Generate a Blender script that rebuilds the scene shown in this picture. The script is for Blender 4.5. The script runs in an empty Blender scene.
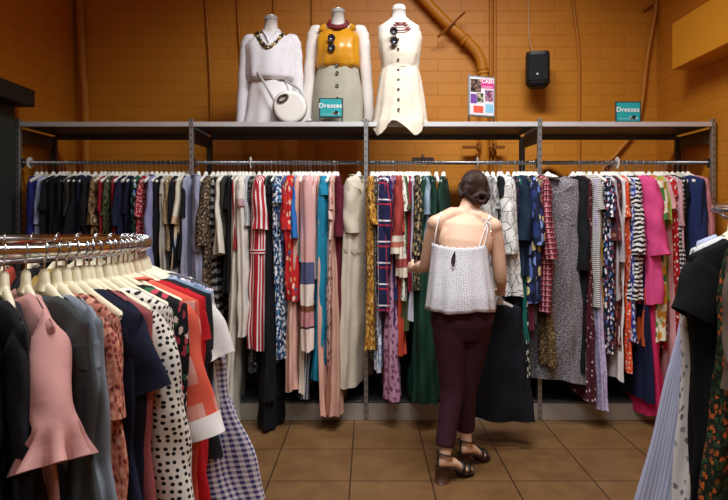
import bpy, math, random, zlib
import numpy as np
from mathutils import Vector, Matrix
PI = math.pi
S = bpy.context.scene
COL = S.collection
R = random.Random(7)

# ------------------------------------------------------------------ camera model of the photograph
F, CX, CY, H = 590.0, 368.0, 217.0, 1.43
def at(px, py, Y):
    return Vector(((px - CX) * Y / F, Y, H - (py - CY) * Y / F))
def X_at(px, Y): return (px - CX) * Y / F
def Z_at(py, Y): return H - (py - CY) * Y / F

# ------------------------------------------------------------------ colours and materials
def lin(h):
    h = h.lstrip('#')
    o = []
    for i in (0, 2, 4):
        c = int(h[i:i+2], 16) / 255
        o.append(c / 12.92 if c <= .04045 else ((c + .055) / 1.055) ** 2.4)
    return (o[0], o[1], o[2], 1)

class NT:
    def __init__(s, name, rough=.85, metal=0, spec=.3):
        s.m = bpy.data.materials.new(name); s.m.use_nodes = True
        s.t = s.m.node_tree; s.b = s.t.nodes['Principled BSDF']
        s.b.inputs['Roughness'].default_value = rough
        s.b.inputs['Metallic'].default_value = metal
        s.b.inputs['Specular IOR Level'].default_value = spec
    def n(s, typ, **kw):
        nd = s.t.nodes.new(typ)
        for k, v in kw.items(): setattr(nd, k, v)
        return nd
    def l(s, a, b): s.t.links.new(a, b)
    def put(s, sock, v):
        if isinstance(v, bpy.types.NodeSocket): s.l(v, sock)
        else: sock.default_value = v
    def math(s, op, a, b=0.0, c=None):
        nd = s.n('ShaderNodeMath', operation=op)
        s.put(nd.inputs[0], a); s.put(nd.inputs[1], b)
        if c is not None: s.put(nd.inputs[2], c)
        return nd.outputs[0]
    def mix(s, f, a, b):
        nd = s.n('ShaderNodeMix', data_type='RGBA')
        s.put(nd.inputs[0], f); s.put(nd.inputs[6], a); s.put(nd.inputs[7], b)
        return nd.outputs[2]
    def uv(s):
        nd = s.n('ShaderNodeUVMap'); return nd.outputs[0]
    def obj(s):
        return s.n('ShaderNodeTexCoord').outputs['Object']
    def sep(s, v):
        nd = s.n('ShaderNodeSeparateXYZ'); s.l(v, nd.inputs[0]); return nd.outputs
    def comb(s, x, y, z=0.0):
        nd = s.n('ShaderNodeCombineXYZ')
        s.put(nd.inputs[0], x); s.put(nd.inputs[1], y); s.put(nd.inputs[2], z); return nd.outputs[0]
    def noise(s, v, scale, detail=2, rough=.5):
        nd = s.n('ShaderNodeTexNoise'); s.l(v, nd.inputs['Vector'])
        nd.inputs['Scale'].default_value = scale; nd.inputs['Detail'].default_value = detail
        nd.inputs['Roughness'].default_value = rough
        return nd.outputs
    def voro(s, v, scale, feature='F1', rnd=1.0):
        nd = s.n('ShaderNodeTexVoronoi', feature=feature, voronoi_dimensions='2D'); s.l(v, nd.inputs['Vector'])
        nd.inputs['Scale'].default_value = scale; nd.inputs['Randomness'].default_value = rnd
        return nd.outputs
    def ramp(s, f, stops, const=True):
        nd = s.n('ShaderNodeValToRGB')
        cr = nd.color_ramp; cr.interpolation = 'CONSTANT' if const else 'LINEAR'
        while len(cr.elements) < len(stops): cr.elements.new(.5)
        for e, (p, c) in zip(cr.elements, stops): e.position = p; e.color = c
        s.put(nd.inputs[0], f); return nd.outputs[0]
    def warp(s, v, scale, amt):
        no = s.noise(v, scale, 2)
        a = s.n('ShaderNodeVectorMath', operation='SUBTRACT'); s.l(no['Color'], a.inputs[0]); a.inputs[1].default_value = (.5, .5, .5)
        b = s.n('ShaderNodeVectorMath', operation='SCALE'); s.l(a.outputs[0], b.inputs[0]); b.inputs['Scale'].default_value = amt
        c = s.n('ShaderNodeVectorMath', operation='ADD'); s.l(v, c.inputs[0]); s.l(b.outputs[0], c.inputs[1])
        return c.outputs[0]
    def col(s, c, weave=True):
        s.put(s.b.inputs['Base Color'], c); return s.m
    def bump(s, h, dist=.002, strength=1.0):
        nd = s.n('ShaderNodeBump'); nd.inputs['Distance'].default_value = dist; nd.inputs['Strength'].default_value = strength
        s.l(h, nd.inputs['Height']); s.l(nd.outputs[0], s.b.inputs['Normal'])

MATS = {}
def memo(fn):
    def w(*a, **k):
        key = fn.__name__ + repr(a) + repr(k)
        if key not in MATS: MATS[key] = fn(*a, **k)
        return MATS[key]
    return w

@memo
def solid(c, rough=.88, spec=.25):
    t = NT('cloth_plain', rough, 0, spec)
    u = t.uv()
    n = t.noise(u, 9, 3)['Fac']
    a = lin(c); k = .86
    m = t.mix(n, (a[0]*k, a[1]*k, a[2]*k, 1), (min(1, a[0]*1.12), min(1, a[1]*1.12), min(1, a[2]*1.12), 1))
    t.bump(t.noise(u, 26, 3)['Fac'], .004, .5)
    return t.col(m)
@memo
def stripes(c1, c2, freq=30, axis=0, ratio=.5, c3=None):
    t = NT('cloth_striped'); p = t.sep(t.uv())[axis]
    f = t.math('FRACT', t.math('MULTIPLY', p, freq))
    st = [(0, lin(c1)), (ratio, lin(c2))]
    if c3: st = [(0, lin(c1)), (ratio*.8, lin(c2)), (ratio*.8+(1-ratio)*.6, lin(c3))]
    return t.col(t.ramp(f, st))
@memo
def gingham(c1, c2, freq=45):
    t = NT('cloth_gingham'); o = t.sep(t.uv())
    a = t.math('GREATER_THAN', t.math('FRACT', t.math('MULTIPLY', o[0], freq)), .5)
    b = t.math('GREATER_THAN', t.math('FRACT', t.math('MULTIPLY', o[1], freq)), .5)
    f = t.math('MULTIPLY', t.math('ADD', a, b), .5)
    return t.col(t.mix(f, lin(c1), lin(c2)))
@memo
def plaid(base, l1, l2, freq=9, w=.1, band=None):
    t = NT('cloth_plaid'); o = t.sep(t.uv())
    c = lin(base)
    if band:
        for i in (0, 1):
            g = t.math('LESS_THAN', t.math('FRACT', t.math('MULTIPLY', o[i], freq)), .5)
            c = t.mix(t.math('MULTIPLY', g, .55), c, lin(band))
    for i, off, lc in ((0, .0, l1), (1, .0, l1), (1, .22, l2), (0, .45, l2)):
        fr = t.math('FRACT', t.math('ADD', t.math('MULTIPLY', o[i], freq), off + .3))
        g = t.math('LESS_THAN', fr, w)
        c = t.mix(g, c, lin(lc))
    return t.col(c)
@memo
def dots(bg, fg, scale=40, r=.28, rnd=.35):
    t = NT('cloth_dotted'); d = t.voro(t.uv(), scale, 'F1', rnd)['Distance']
    return t.col(t.mix(t.math('LESS_THAN', d, r), lin(bg), lin(fg)))
@memo
def floral(bg, cols, scale=22, r=.42, warp=.02, leaf=None):
    t = NT('cloth_floral'); u = t.uv()
    w = t.warp(u, scale * 1.4, warp)
    c = lin(bg)
    if leaf:
        v2 = t.voro(w, scale * 1.25)
        c = t.mix(t.math('LESS_THAN', v2['Distance'], r * .9), c, lin(leaf))
    v = t.voro(w, scale)
    k = t.sep(v['Color'])[0]
    st = [(i / len(cols), lin(x)) for i, x in enumerate(cols)]
    f = t.math('LESS_THAN', v['Distance'], r)
    return t.col(t.mix(f, c, t.ramp(k, st)))
@memo
def leopard(bg, mid, dark, scale=26):
    t = NT('cloth_animal'); w = t.warp(t.uv(), scale, .03)
    d = t.voro(w, scale)['Distance']
    return t.col(t.ramp(d, [(0, lin(mid)), (.26, lin(dark)), (.5, lin(bg))]))
@memo
def camo(cols, scale=12):
    t = NT('cloth_patchy'); n = t.noise(t.uv(), scale, 2)['Fac']
    ps = [0, .42, .5, .58, .66]
    return t.col(t.ramp(n, [(p, lin(c)) for p, c in zip(ps, cols)]))
@memo
def zebra(c1, c2, scale=22):
    t = NT('cloth_zebra'); w = t.warp(t.uv(), 14, .05)
    p = t.sep(w)[1]
    return t.col(t.mix(t.math('GREATER_THAN', t.math('FRACT', t.math('MULTIPLY', p, scale * 1.5)), .52), lin(c1), lin(c2)))
@memo
def speck(c1, c2, scale=160, th=.5, rough=.8):
    t = NT('cloth_flecked', rough); n = t.noise(t.uv(), scale, 2, .7)['Fac']
    return t.col(t.ramp(n, [(max(0, th-.09), lin(c1)), (min(1, th+.09), lin(c2))], False))
@memo
def lines(bg, fg, scale=16, w=.03):
    t = NT('cloth_line_print'); v = t.voro(t.warp(t.uv(), 12, .04), scale, 'DISTANCE_TO_EDGE')['Distance']
    return t.col(t.mix(t.math('LESS_THAN', v, w), lin(bg), lin(fg)))
@memo
def bands(L, stops):
    """stops: depth below neck in metres -> colour"""
    t = NT('cloth_banded'); p = t.math('DIVIDE', t.math('MULTIPLY', t.sep(t.uv())[1], -1), L)
    return t.col(t.ramp(p, [(max(0, d / L), lin(c)) for d, c in stops]))
@memo
def eyelet(c, d):
    t = NT('cloth_eyelet'); u = t.uv(); v = t.voro(u, 95, 'F1', .5)['Distance']
    n = t.noise(u, 60, 2)['Fac']
    t.bump(v, .002, .6)
    f = t.math('MULTIPLY', t.math('LESS_THAN', v, .22), t.math('GREATER_THAN', n, .35))
    return t.col(t.mix(f, lin(c), lin(d)))
@memo
def plain(c, rough=.5, metal=0, spec=.5):
    t = NT('plain', rough, metal, spec); return t.col(lin(c))
@memo
def paint(c, rough=.45):
    t = NT('painted', rough); o = t.obj(); n = t.noise(o, 3, 4)['Fac']; a = lin(c)
    t.bump(t.noise(o, 60, 2)['Fac'], .001, .4)
    return t.col(t.mix(n, (a[0]*.85, a[1]*.85, a[2]*.85, 1), a))
@memo
def metal(c, rough=.3, m=1.0):
    t = NT('metal', rough, m, .5); o = t.obj(); n = t.noise(o, 8, 4)['Fac']
    t.l(t.math('MULTIPLY_ADD', n, .25, rough - .1), t.b.inputs['Roughness'])
    return t.col(lin(c))

def wall_mat(name, c1, c2, axis):
    t = NT(name, .5, 0, .4); o = t.sep(t.obj())
    v = t.comb(o[axis], o[2], 0.0)
    br = t.n('ShaderNodeTexBrick'); t.l(v, br.inputs['Vector'])
    br.inputs['Scale'].default_value = 1; br.inputs['Brick Width'].default_value = .4
    br.inputs['Row Height'].default_value = .103; br.inputs['Mortar Size'].default_value = .004
    br.inputs['Mortar Smooth'].default_value = .6
    br.inputs['Color1'].default_value = lin(c1); br.inputs['Color2'].default_value = lin(c2)
    a = lin(c1); br.inputs['Mortar'].default_value = (a[0]*.84, a[1]*.82, a[2]*.82, 1)
    n = t.noise(t.obj(), 1.3, 5)['Fac']
    c = t.mix(t.math('MULTIPLY', n, .3), br.outputs['Color'], lin('b5701c'))
    hgt = t.math('ADD', t.math('MULTIPLY', br.outputs['Fac'], -1.0), t.math('MULTIPLY', t.noise(t.obj(), 40, 4)['Fac'], .35))
    t.bump(hgt, .004, .6)
    return t.col(c)

def floor_mat():
    t = NT('floor_tiles', .38, 0, .4); o = t.sep(t.obj())
    v = t.comb(t.math('ADD', o[0], .096), t.math('ADD', o[1], -3.196 + .44 * 20), 0.0)
    br = t.n('ShaderNodeTexBrick', offset=0.0); t.l(v, br.inputs['Vector'])
    br.inputs['Scale'].default_value = 1; br.inputs['Brick Width'].default_value = .44; br.inputs['Row Height'].default_value = .44
    br.inputs['Mortar Size'].default_value = .0045; br.inputs['Mortar Smooth'].default_value = .3
    br.inputs['Color1'].default_value = lin('6e4e2e'); br.inputs['Color2'].default_value = lin('68482b')
    br.inputs['Mortar'].default_value = lin('3c2a1a')
    n = t.noise(t.obj(), 5, 6, .65)['Fac']
    c = t.mix(t.ramp(n, [(.35, (0, 0, 0, 1)), (.7, (1, 1, 1, 1))], False), br.outputs['Color'], lin('80603c'))
    c = t.mix(br.outputs['Fac'], c, lin('3c2a1a'))
    t.bump(t.math('MULTIPLY', br.outputs['Fac'], -1.0), .003, .8)
    return t.col(c)

# ------------------------------------------------------------------ objects
def setp(o, label=None, cat=None, group=None, kind=None):
    if label: o['label'] = label
    if cat: o['category'] = cat
    if group: o['group'] = group
    if kind: o['kind'] = kind
    return o
def empty(name, loc, rz=0, label=None, cat=None, group=None, rot=None):
    o = bpy.data.objects.new(name, None); COL.objects.link(o)
    o.location = loc; o.rotation_euler = rot if rot else (0, 0, rz)
    o.empty_display_size = .05
    return setp(o, label, cat, group)

class MB:
    """collects shapes into one mesh, with uv in metres"""
    def __init__(s): s.v, s.f, s.uv = [], [], []
    def add(s, vs, fs, uvs=None):
        b = len(s.v); s.v.extend([tuple(map(float, p)) for p in vs])
        for i, f in enumerate(fs):
            s.f.append(tuple(b + k for k in f))
            s.uv.append(uvs[i] if uvs else [(vs[k][0] + vs[k][1], vs[k][2]) for k in f])
        return s
    def grid(s, P, U=None, close=True, cap0=False, cap1=False):
        P = np.asarray(P, float); n, m = P.shape[:2]
        vs = P.reshape(-1, 3); fs, uvs = [], []
        mm = m if close else m - 1
        for i in range(n - 1):
            for j in range(mm):
                k = (j + 1) % m
                fs.append((i*m+j, i*m+k, (i+1)*m+k, (i+1)*m+j))
                if U is not None:
                    u0, u1, v = U[0][j], U[0][j+1] if j + 1 < len(U[0]) else U[0][j], U[1]
                    uvs.append([(u0, v[i][j]), (u1, v[i][k]), (u1, v[i+1][k]), (u0, v[i+1][j])])
                else:
                    uvs.append([(vs[q][0] + vs[q][1], vs[q][2]) for q in fs[-1]])
        if cap0: fs.append(tuple(range(m))); uvs.append([(vs[q][0], vs[q][1]) for q in fs[-1]])
        if cap1: fs.append(tuple((n-1)*m + j for j in reversed(range(m)))); uvs.append([(vs[q][0], vs[q][1]) for q in fs[-1]])
        return s.add(vs, fs, uvs)
    def box(s, lo, hi, bev=0.0):
        (a, b, c), (d, e, f) = lo, hi
        if bev <= 0:
            vs = [(x, y, z) for z in (c, f) for y in (b, e) for x in (a, d)]
            return s.add(vs, [(0,2,3,1), (4,5,7,6), (0,1,5,4), (2,6,7,3), (0,4,6,2), (1,3,7,5)])
        rings = []
        for z, i in ((c, bev), (c + bev, 0), (f - bev, 0), (f, bev)):
            x0, x1, y0, y1 = a + i, d - i, b + i, e - i
            q = bev
            rings.append([(x0+q, y0, z), (x1-q, y0, z), (x1, y0+q, z), (x1, y1-q, z), (x1-q, y1, z), (x0+q, y1, z), (x0, y1-q, z), (x0, y0+q, z)])
        return s.grid(rings, None, True, True, True)
    def loft(s, pts, rad, n=16, up=(0, 1, 0), caps=True, close_path=False, power=1.0):
        """tube through pts; rad = r or (a, b): a along side axis, b along the 'up' axis"""
        pts = [Vector(p) for p in pts]; N = len(pts); rings = []; ln = [0]
        for i in range(1, N): ln.append(ln[-1] + (pts[i] - pts[i-1]).length)
        upv = Vector(up)
        for i, p in enumerate(pts):
            if close_path: t = pts[(i+1) % N] - pts[i-1]
            else: t = pts[min(i+1, N-1)] - pts[max(i-1, 0)]
            if t.length < 1e-9: t = Vector((0, 0, 1))
            t.normalize()
            u = upv - t * upv.dot(t)
            if u.length < 1e-3: u = Vector((1, 0, 0)) - t * t.x
            if u.length < 1e-3: u = Vector((0, 1, 0)) - t * t.y
            u.normalize(); sd = u.cross(t)
            r = rad[i] if isinstance(rad, (list, tuple)) and len(rad) == N and not (N == 2 and not isinstance(rad[0], (list, tuple)) and False) else rad
            a, b = r if isinstance(r, (list, tuple)) else (r, r)
            ring = []
            for j in range(n):
                th = 2 * PI * j / n; c, d = math.cos(th), math.sin(th)
                if power != 1: c = math.copysign(abs(c) ** power, c); d = math.copysign(abs(d) ** power, d)
                ring.append(p + sd * (a * c) + u * (b * d))
            rings.append(ring)
        if close_path: rings.append(rings[0])
        r0 = rad[0] if isinstance(rad, (list, tuple)) else rad
        per = 4 * (max(r0) if isinstance(r0, (list, tuple)) else r0) + .01
        U = ([per * j / n for j in range(n + 1)], [[-l] * n for l in ln] + ([[-ln[-1]] * n] if close_path else []))
        return s.grid(rings, U, True, caps and not close_path, caps and not close_path)
    def ball(s, c, r, n=16, m=10):
        rx, ry, rz = r if isinstance(r, (list, tuple)) else (r, r, r)
        rings = []
        for i in range(m + 1):
            ph = -PI / 2 + PI * i / m; q = max(math.cos(ph), .02)
            rings.append([(c[0] + rx * q * math.cos(2*PI*j/n), c[1] + ry * q * math.sin(2*PI*j/n), c[2] + rz * math.sin(ph)) for j in range(n)])
        return s.grid(rings, None, True, True, True)
    def xf(s, M):
        s.v = [tuple(M @ Vector(p)) for p in s.v]; return s
    def mesh(s, name, mat, smooth=True):
        me = bpy.data.meshes.new(name); me.from_pydata(s.v, [], s.f)
        uvl = me.uv_layers.new(name='UVMap')
        flat = [c for f in s.uv for uv in f for c in uv]
        uvl.data.foreach_set('uv', flat)
        if smooth: me.polygons.foreach_set('use_smooth', [True] * len(me.polygons))
        me.materials.append(mat); me.update()
        return me
    def build(s, name, mat, parent=None, smooth=True, auto=None):
        o = bpy.data.objects.new(name, s.mesh(name, mat, smooth)); COL.objects.link(o)
        if parent: o.parent = parent
        if auto:
            md = o.modifiers.new('split', 'EDGE_SPLIT'); md.split_angle = math.radians(auto)
        return o
def use(me, name, parent=None):
    o = bpy.data.objects.new(name, me); COL.objects.link(o)
    if parent: o.parent = parent
    return o
def catmull(pts, k=6):
    pts = [Vector(p) for p in pts]; out = []
    P = [pts[0] * 2 - pts[1]] + pts + [pts[-1] * 2 - pts[-2]]
    for i in range(1, len(P) - 2):
        for q in range(k):
            t = q / k; a, b, c, d = P[i-1], P[i], P[i+1], P[i+2]
            out.append(.5 * ((2*b) + (c - a)*t + (2*a - 5*b + 4*c - d)*t*t + (3*b - a - 3*c + d)*t**3))
    out.append(pts[-1]); return out
def solidify(mb, name, mat, parent=None, remesh=.008, smooth=6, fac=.5):
    """one continuous skin out of overlapping shapes"""
    o = mb.build('tmp', mat)
    r = o.modifiers.new('r', 'REMESH'); r.mode = 'VOXEL'; r.voxel_size = remesh
    sm = o.modifiers.new('s', 'SMOOTH'); sm.iterations = smooth; sm.factor = fac
    dg = bpy.context.evaluated_depsgraph_get()
    me = bpy.data.meshes.new_from_object(o.evaluated_get(dg))
    bpy.data.objects.remove(o)
    me.name = name
    me.polygons.foreach_set('use_smooth', [True] * len(me.polygons))
    if not me.materials: me.materials.append(mat)
    p = bpy.data.objects.new(name, me); COL.objects.link(p)
    if parent: p.parent = parent
    return p
def lettering(txt, size, mat, name, parent, loc, rot=(PI/2, 0, 0), depth=.0008, align='CENTER', bold=.0):
    cu = bpy.data.curves.new('t', 'FONT'); cu.body = txt; cu.size = size; cu.align_x = align; cu.align_y = 'CENTER'
    cu.extrude = depth; cu.offset = bold; cu.space_character = 1.08
    o = bpy.data.objects.new('t', cu); COL.objects.link(o)
    dg = bpy.context.evaluated_depsgraph_get()
    me = bpy.data.meshes.new_from_object(o.evaluated_get(dg)); bpy.data.objects.remove(o)
    me.materials.clear(); me.materials.append(mat); me.name = name
    q = bpy.data.objects.new(name, me); COL.objects.link(q); q.parent = parent
    q.location = loc; q.rotation_euler = rot
    return q

# ------------------------------------------------------------------ common materials
STEEL = metal('b9bcbe', .3)
CHROME = metal('d8dadc', .12)
RACK = metal('8d8f90', .42, .85)
DARKM = plain('2b2c2d', .5, .3)
HW = plain('f1eee4', .45)
HC = plain('ece4c6', .4)
HG = plain('c9c5b8', .45)
ORANGE = paint('c57c22', .45)
BLK = plain('141416', .5)
WHITE = plain('f2f0ee', .6)

# ------------------------------------------------------------------ room
XL, XR, YB, YF, ZC = -2.5, 2.47, 5.05, -4.0, 3.95
def struct(name, mb, mat, smooth=False):
    return setp(mb.build(name, mat, None, smooth), kind='structure')
struct('floor', MB().box((XL-.12, YF-.12, -.1), (XR+.12, YB+.12, 0)), floor_mat())
struct('wall_back', MB().box((XL-.12, YB, 0), (XR+.12, YB+.12, ZC)), wall_mat('wall_back_paint', 'd68b26', 'd28522', 0))
struct('wall_left', MB().box((XL-.12, YF, 0), (XL, YB, ZC)), wall_mat('wall_left_paint', 'cf8422', 'ca7e20', 1))
struct('wall_right', MB().box((XR, YF, 0), (XR+.12, YB, ZC)), wall_mat('wall_right_paint', 'cf8422', 'ca7e20', 1))
struct('wall_front', MB().box((XL-.12, YF-.12, 0), (XR+.12, YF, ZC)), paint('d8cfc0', .7))
struct('ceiling', MB().box((XL-.12, YF-.12, ZC), (XR+.12, YB+.12, ZC+.1)), paint('cfc9bd', .8))

# duct boxed in on the right wall
d = empty('duct', (2.37, 4.416, 2.53), 0, 'yellow-orange painted boxed duct running along the side wall above the rack', 'duct')
MB().box((-.095, -6.4, 0), (.10, 0, .345), .004).build('casing', paint('dd9327', .4), d, False)
# dark cabinet and its cap beam by the left wall
d = empty('cabinet', (-2.485, 3.9, 0), 0, 'dark grey-green tall cabinet with overhanging cap at the end of the rack', 'cabinet')
MB().box((-.013, -.9, 0), (.012, .24, 2.2), .004).build('side_panel', paint('37403e', .5), d, False)
MB().box((-.013, -.9, 2.2), (.145, .25, 2.32), .006).build('cap_beam', paint('252524', .5), d, False)

# pipes
def pipe(name, pts, r, label, cat='pipe', k=8, mat=None, n=12):
    o = MB().loft(catmull(pts, k), r, n).build(name, mat or ORANGE)
    return setp(o, label, cat)
def wp(px, py, off=.03):
    if py >= 300: return Vector((X_at(px, YB - off), YB - off, 0))
    Y = YB - off; return at(px, py, Y)
p = pipe('pipe', [wp(78.5, -60, .045), wp(80, 0, .045), wp(83, 70, .045), wp(86, 130, .045), wp(86.5, 300, .045)], .034, 'orange painted pipe rising in the corner beside the dark cabinet')
pipe('conduit', [wp(205, -60, .02), wp(206, 0, .02), wp(209.5, 60, .02), wp(211, 120, .02), wp(211, 300, .02)], .013, 'thin orange conduit on the wall midway between corner pipe and white shirt mannequin', 'conduit')
pipe('conduit', [wp(236, -60, .02), wp(238.5, 20, .02), wp(242.5, 80, .02), wp(245, 130, .02), wp(245, 300, .02)], .012, 'thin orange conduit just beside the white shirt mannequin', 'conduit')
pipe('conduit', [wp(274, -60, .02), wp(275, 60, .02), wp(281, 150, .02), wp(281, 300, .02)], .012, 'thin orange conduit behind the white shirt mannequin', 'conduit')
pipe('conduit', [wp(312, -60, .02), wp(313, 60, .02), wp(317, 150, .02), wp(317, 300, .02)], .012, 'thin orange conduit between white shirt and satin blouse mannequins', 'conduit')
o = empty('drain_pipe', (0, 0, 0), 0, 'thick orange pipe slanting down then bending vertical behind the poster', 'pipe')
pts = [wp(385, -44, .09), wp(425, 0, .09), wp(447, 23, .09), wp(468, 42, .09), wp(479, 56, .09), wp(483, 72, .09), wp(484, 100, .09), wp(484, 180, .09), wp(484, 330, .09)]
MB().loft(catmull(pts, 8), .043, 18).build('pipe_run', ORANGE, o)
for a, b in (((463, 38), (466, 41)), ((483, 70), (483.4, 74))):
    MB().loft([wp(*a, .09), wp(*b, .09)], .05, 18).build('coupling', ORANGE, o)
MB().loft([wp(438, 37, .15), wp(465, 12, .15)], (.012, .008), 8).build('strap_brace', paint('8f5016'), o)
pipe('conduit', [wp(490.5, -60, .03), wp(490.8, 60, .03), wp(491, 330, .03)], .012, 'straight orange conduit right against the thick pipe behind the poster', 'conduit')
pipe('conduit', [wp(495, -60, .03), wp(495, 60, .03), wp(494.5, 330, .03)], .012, 'straight orange conduit, outer of the twin run by the poster', 'conduit')
o = empty('pipe_clamp', wp(485, 148, .03), 0, 'brown strut clamp holding the thick pipe below the shelf', 'clamp')
MB().box((-.2, -.09, -.012), (.15, -.05, .012), .003).build('strut', paint('8f5016'), o, False)
for x in (-.07, .06): MB().box((x-.012, -.13, -.03), (x+.012, -.05, .03), .003).build('clip', paint('8f5016'), o, False)
pipe('conduit', [wp(572, -60, .02), wp(573, 0, .02), wp(578.5, 50, .02), wp(579, 120, .02), wp(579, 300, .02)], .013, 'thin orange conduit running down past the black speaker', 'conduit')
pipe('conduit', [wp(656, -60, .03), wp(656, 2, .03), wp(652, 30, .03), wp(647, 60, .03), wp(641, 108, .03), wp(632, 134, .03), wp(618, 152, .03), wp(600, 176, .03), wp(590, 230, .03), wp(588, 300, .03)], .019, 'bent orange conduit curving down the corner behind the teal sign', 'conduit')
pipe('conduit', [wp(643, 10, .03), wp(650, 5, .03), wp(655, 1, .03)], .012, 'short orange branch conduit high in the corner under the ceiling', 'conduit')
pipe('hose', [wp(541, 169, .06), wp(549, 167, .06), wp(560, 172, .06), wp(568, 184, .06), wp(569, 215, .06), wp(569, 320, .06)], .035, 'orange painted hose bend low on the wall behind the rack', 'hose')
# speaker
sp = empty('loudspeaker', at(537.5, 88, 4.85), -.22, 'black wall speaker with rounded grille hanging from a cable', 'speaker')
rings = []
for z, w, dd in ((0, .062, .05), (.02, .085, .075), (.035, .096, .085), (.26, .096, .085), (.285, .09, .08), (.29, .075, .06)):
    rings.append([(w * math.copysign(abs(math.cos(a)) ** .5, math.cos(a)), dd * math.copysign(abs(math.sin(a)) ** .5, math.sin(a)), z) for a in [2*PI*j/24 for j in range(24)]])
MB().grid(rings, None, True, True, True).build('enclosure', plain('1b1b1d', .55), sp, True, 40)
MB().box((-.075, -.0905, .045), (.075, -.08, .255), .004).build('grille', speck('0e0e10', '222226', 300), sp, False)
MB().ball((-.005, -.093, .095), (.008, .003, .008)).build('emblem', plain('e8e8e8', .3), sp)
MB().box((-.03, .07, .1), (.03, .24, .16), .004).build('bracket', DARKM, sp, False)
pipe('cable', [wp(528, -60, .01), wp(528.5, 20, .01), wp(529.5, 40, .02), wp(534, 56, .1)], .005, 'pale cable running down the wall into the black speaker', 'cable', mat=plain('c9a77c', .5), n=8)

# ------------------------------------------------------------------ wall rack
YR, YP, RZ = 4.15, 4.62, 1.816    # front plane, rear posts, rail height
YRAIL = 4.20
UX = [X_at(p, YR) for p in (17.5, 191, 366, 540, 714)]
rk = empty('clothes_rack', (0, YR, 0), 0, 'long grey steel clothes rack of four bays with a shelf on top', 'clothes rack')
def slot_mat():
    t = NT('slotted_steel', .42, .8, .5); o = t.sep(t.obj())
    f = t.math('LESS_THAN', t.math('FRACT', t.math('MULTIPLY', o[2], 20)), .38)
    g = t.math('LESS_THAN', t.math('ABSOLUTE', o[0]), .0035)
    return t.col(t.mix(t.math('MULTIPLY', f, g), lin('a5a7a8'), lin('3a3a3a')))
SLOT = slot_mat()
for x in UX:
    o = MB().box((-.0145, 0, 0), (.0145, .03, 2.122), .002).build('upright', SLOT, rk, False); o.location = (x, 0, 0)
    o = MB().box((-.02, 0, 0), (.02, .035, 2.06), .002).build('rear_post', metal('5c5e60', .5, .7), rk, False); o.location = (x, YP - YR, 0)
    # shelf bracket: tapering plate
    o = MB().add([(-.003, .03, 2.055), (-.003, .47, 2.055), (-.003, .47, 1.965), (-.003, .03, 1.955), (.003, .03, 2.055), (.003, .47, 2.055), (.003, .47, 1.965), (.003, .03, 1.955)],
                 [(0,1,2,3), (7,6,5,4), (0,4,5,1), (1,5,6,2), (2,6,7,3), (3,7,4,0)]).build('shelf_bracket', metal('6a5a4a', .55, .4), rk, False); o.location = (x, 0, 0)
    o = MB().box((-.018, .02, RZ-.035), (.018, .062, RZ+.03), .003).build('rail_bracket', DARKM, rk, False); o.location = (x, 0, 0)
SHELF = metal('565758', .45, .4); EDGE = metal('d9dadb', .45, .5)
for a, b in zip(UX, UX[1:]):
    MB().box((a+.016, .0, 2.068), (b-.016, .49, 2.095), .002).build('shelf_board', SHELF, rk, False)
    MB().box((a+.016, -.006, 2.066), (b-.016, .0, 2.099), .0015).build('shelf_edge', EDGE, rk, False)
    MB().box((a+.016, .47, 2.035), (b-.016, .49, 2.068)).build('shelf_stiffener', SHELF, rk, False)
    MB().loft([(a+.015, YRAIL-YR, RZ), (b-.015, YRAIL-YR, RZ)], .0135, 16).build('hanging_rail', metal('75777a', .3, .9), rk)
    MB().box((a+.016, .0, .0), (b-.016, .02, .118), .002).build('kick_plate', metal('a7a298', .5, .25), rk, False)
    MB().box((a+.016, .0, .118), (b-.016, .5, .135), .002).build('base_deck', metal('4a4b4c', .5, .4), rk, False)
    MB().box((a+.016, .475, .135), (b-.016, .49, 1.12)).build('back_panel', plain('2a2b2d', .7), rk, False)
for i, (px, txt) in enumerate(((30, 'at the end by the dark cabinet'), (251, 'above the red striped dress'), (477, "above the woman's head"), (617, 'above the navy floral dresses'))):
    e = empty('size_divider', (X_at(px, YRAIL), YRAIL, RZ), .0, 'round white plastic size divider on the rail ' + txt, 'divider', 'size dividers on the rail')
    rings = []
    for r_, x_ in ((.015, -.0015), (.042, -.0015), (.042, .0015), (.015, .0015)):
        rings.append([(x_, r_ * math.cos(2*PI*j/32), r_ * math.sin(2*PI*j/32)) for j in range(32)])
    rings.append(rings[0])
    MB().grid(rings).build('disc', plain('dcd9d0', .5), e, False)
# pale placard clipped to the rail
e = empty('placard', at(423, 161, 4.56), 0, 'small pale violet placard behind the rail near the woman', 'placard')
MB().box((-.085, -.004, -.028), (.085, .004, .028), .002).build('card', plain('a9a0b8', .6), e, False)
MB().box((-.01, -.004, .02), (.01, .06, .05), .002).build('clip', STEEL, e, False)

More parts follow.
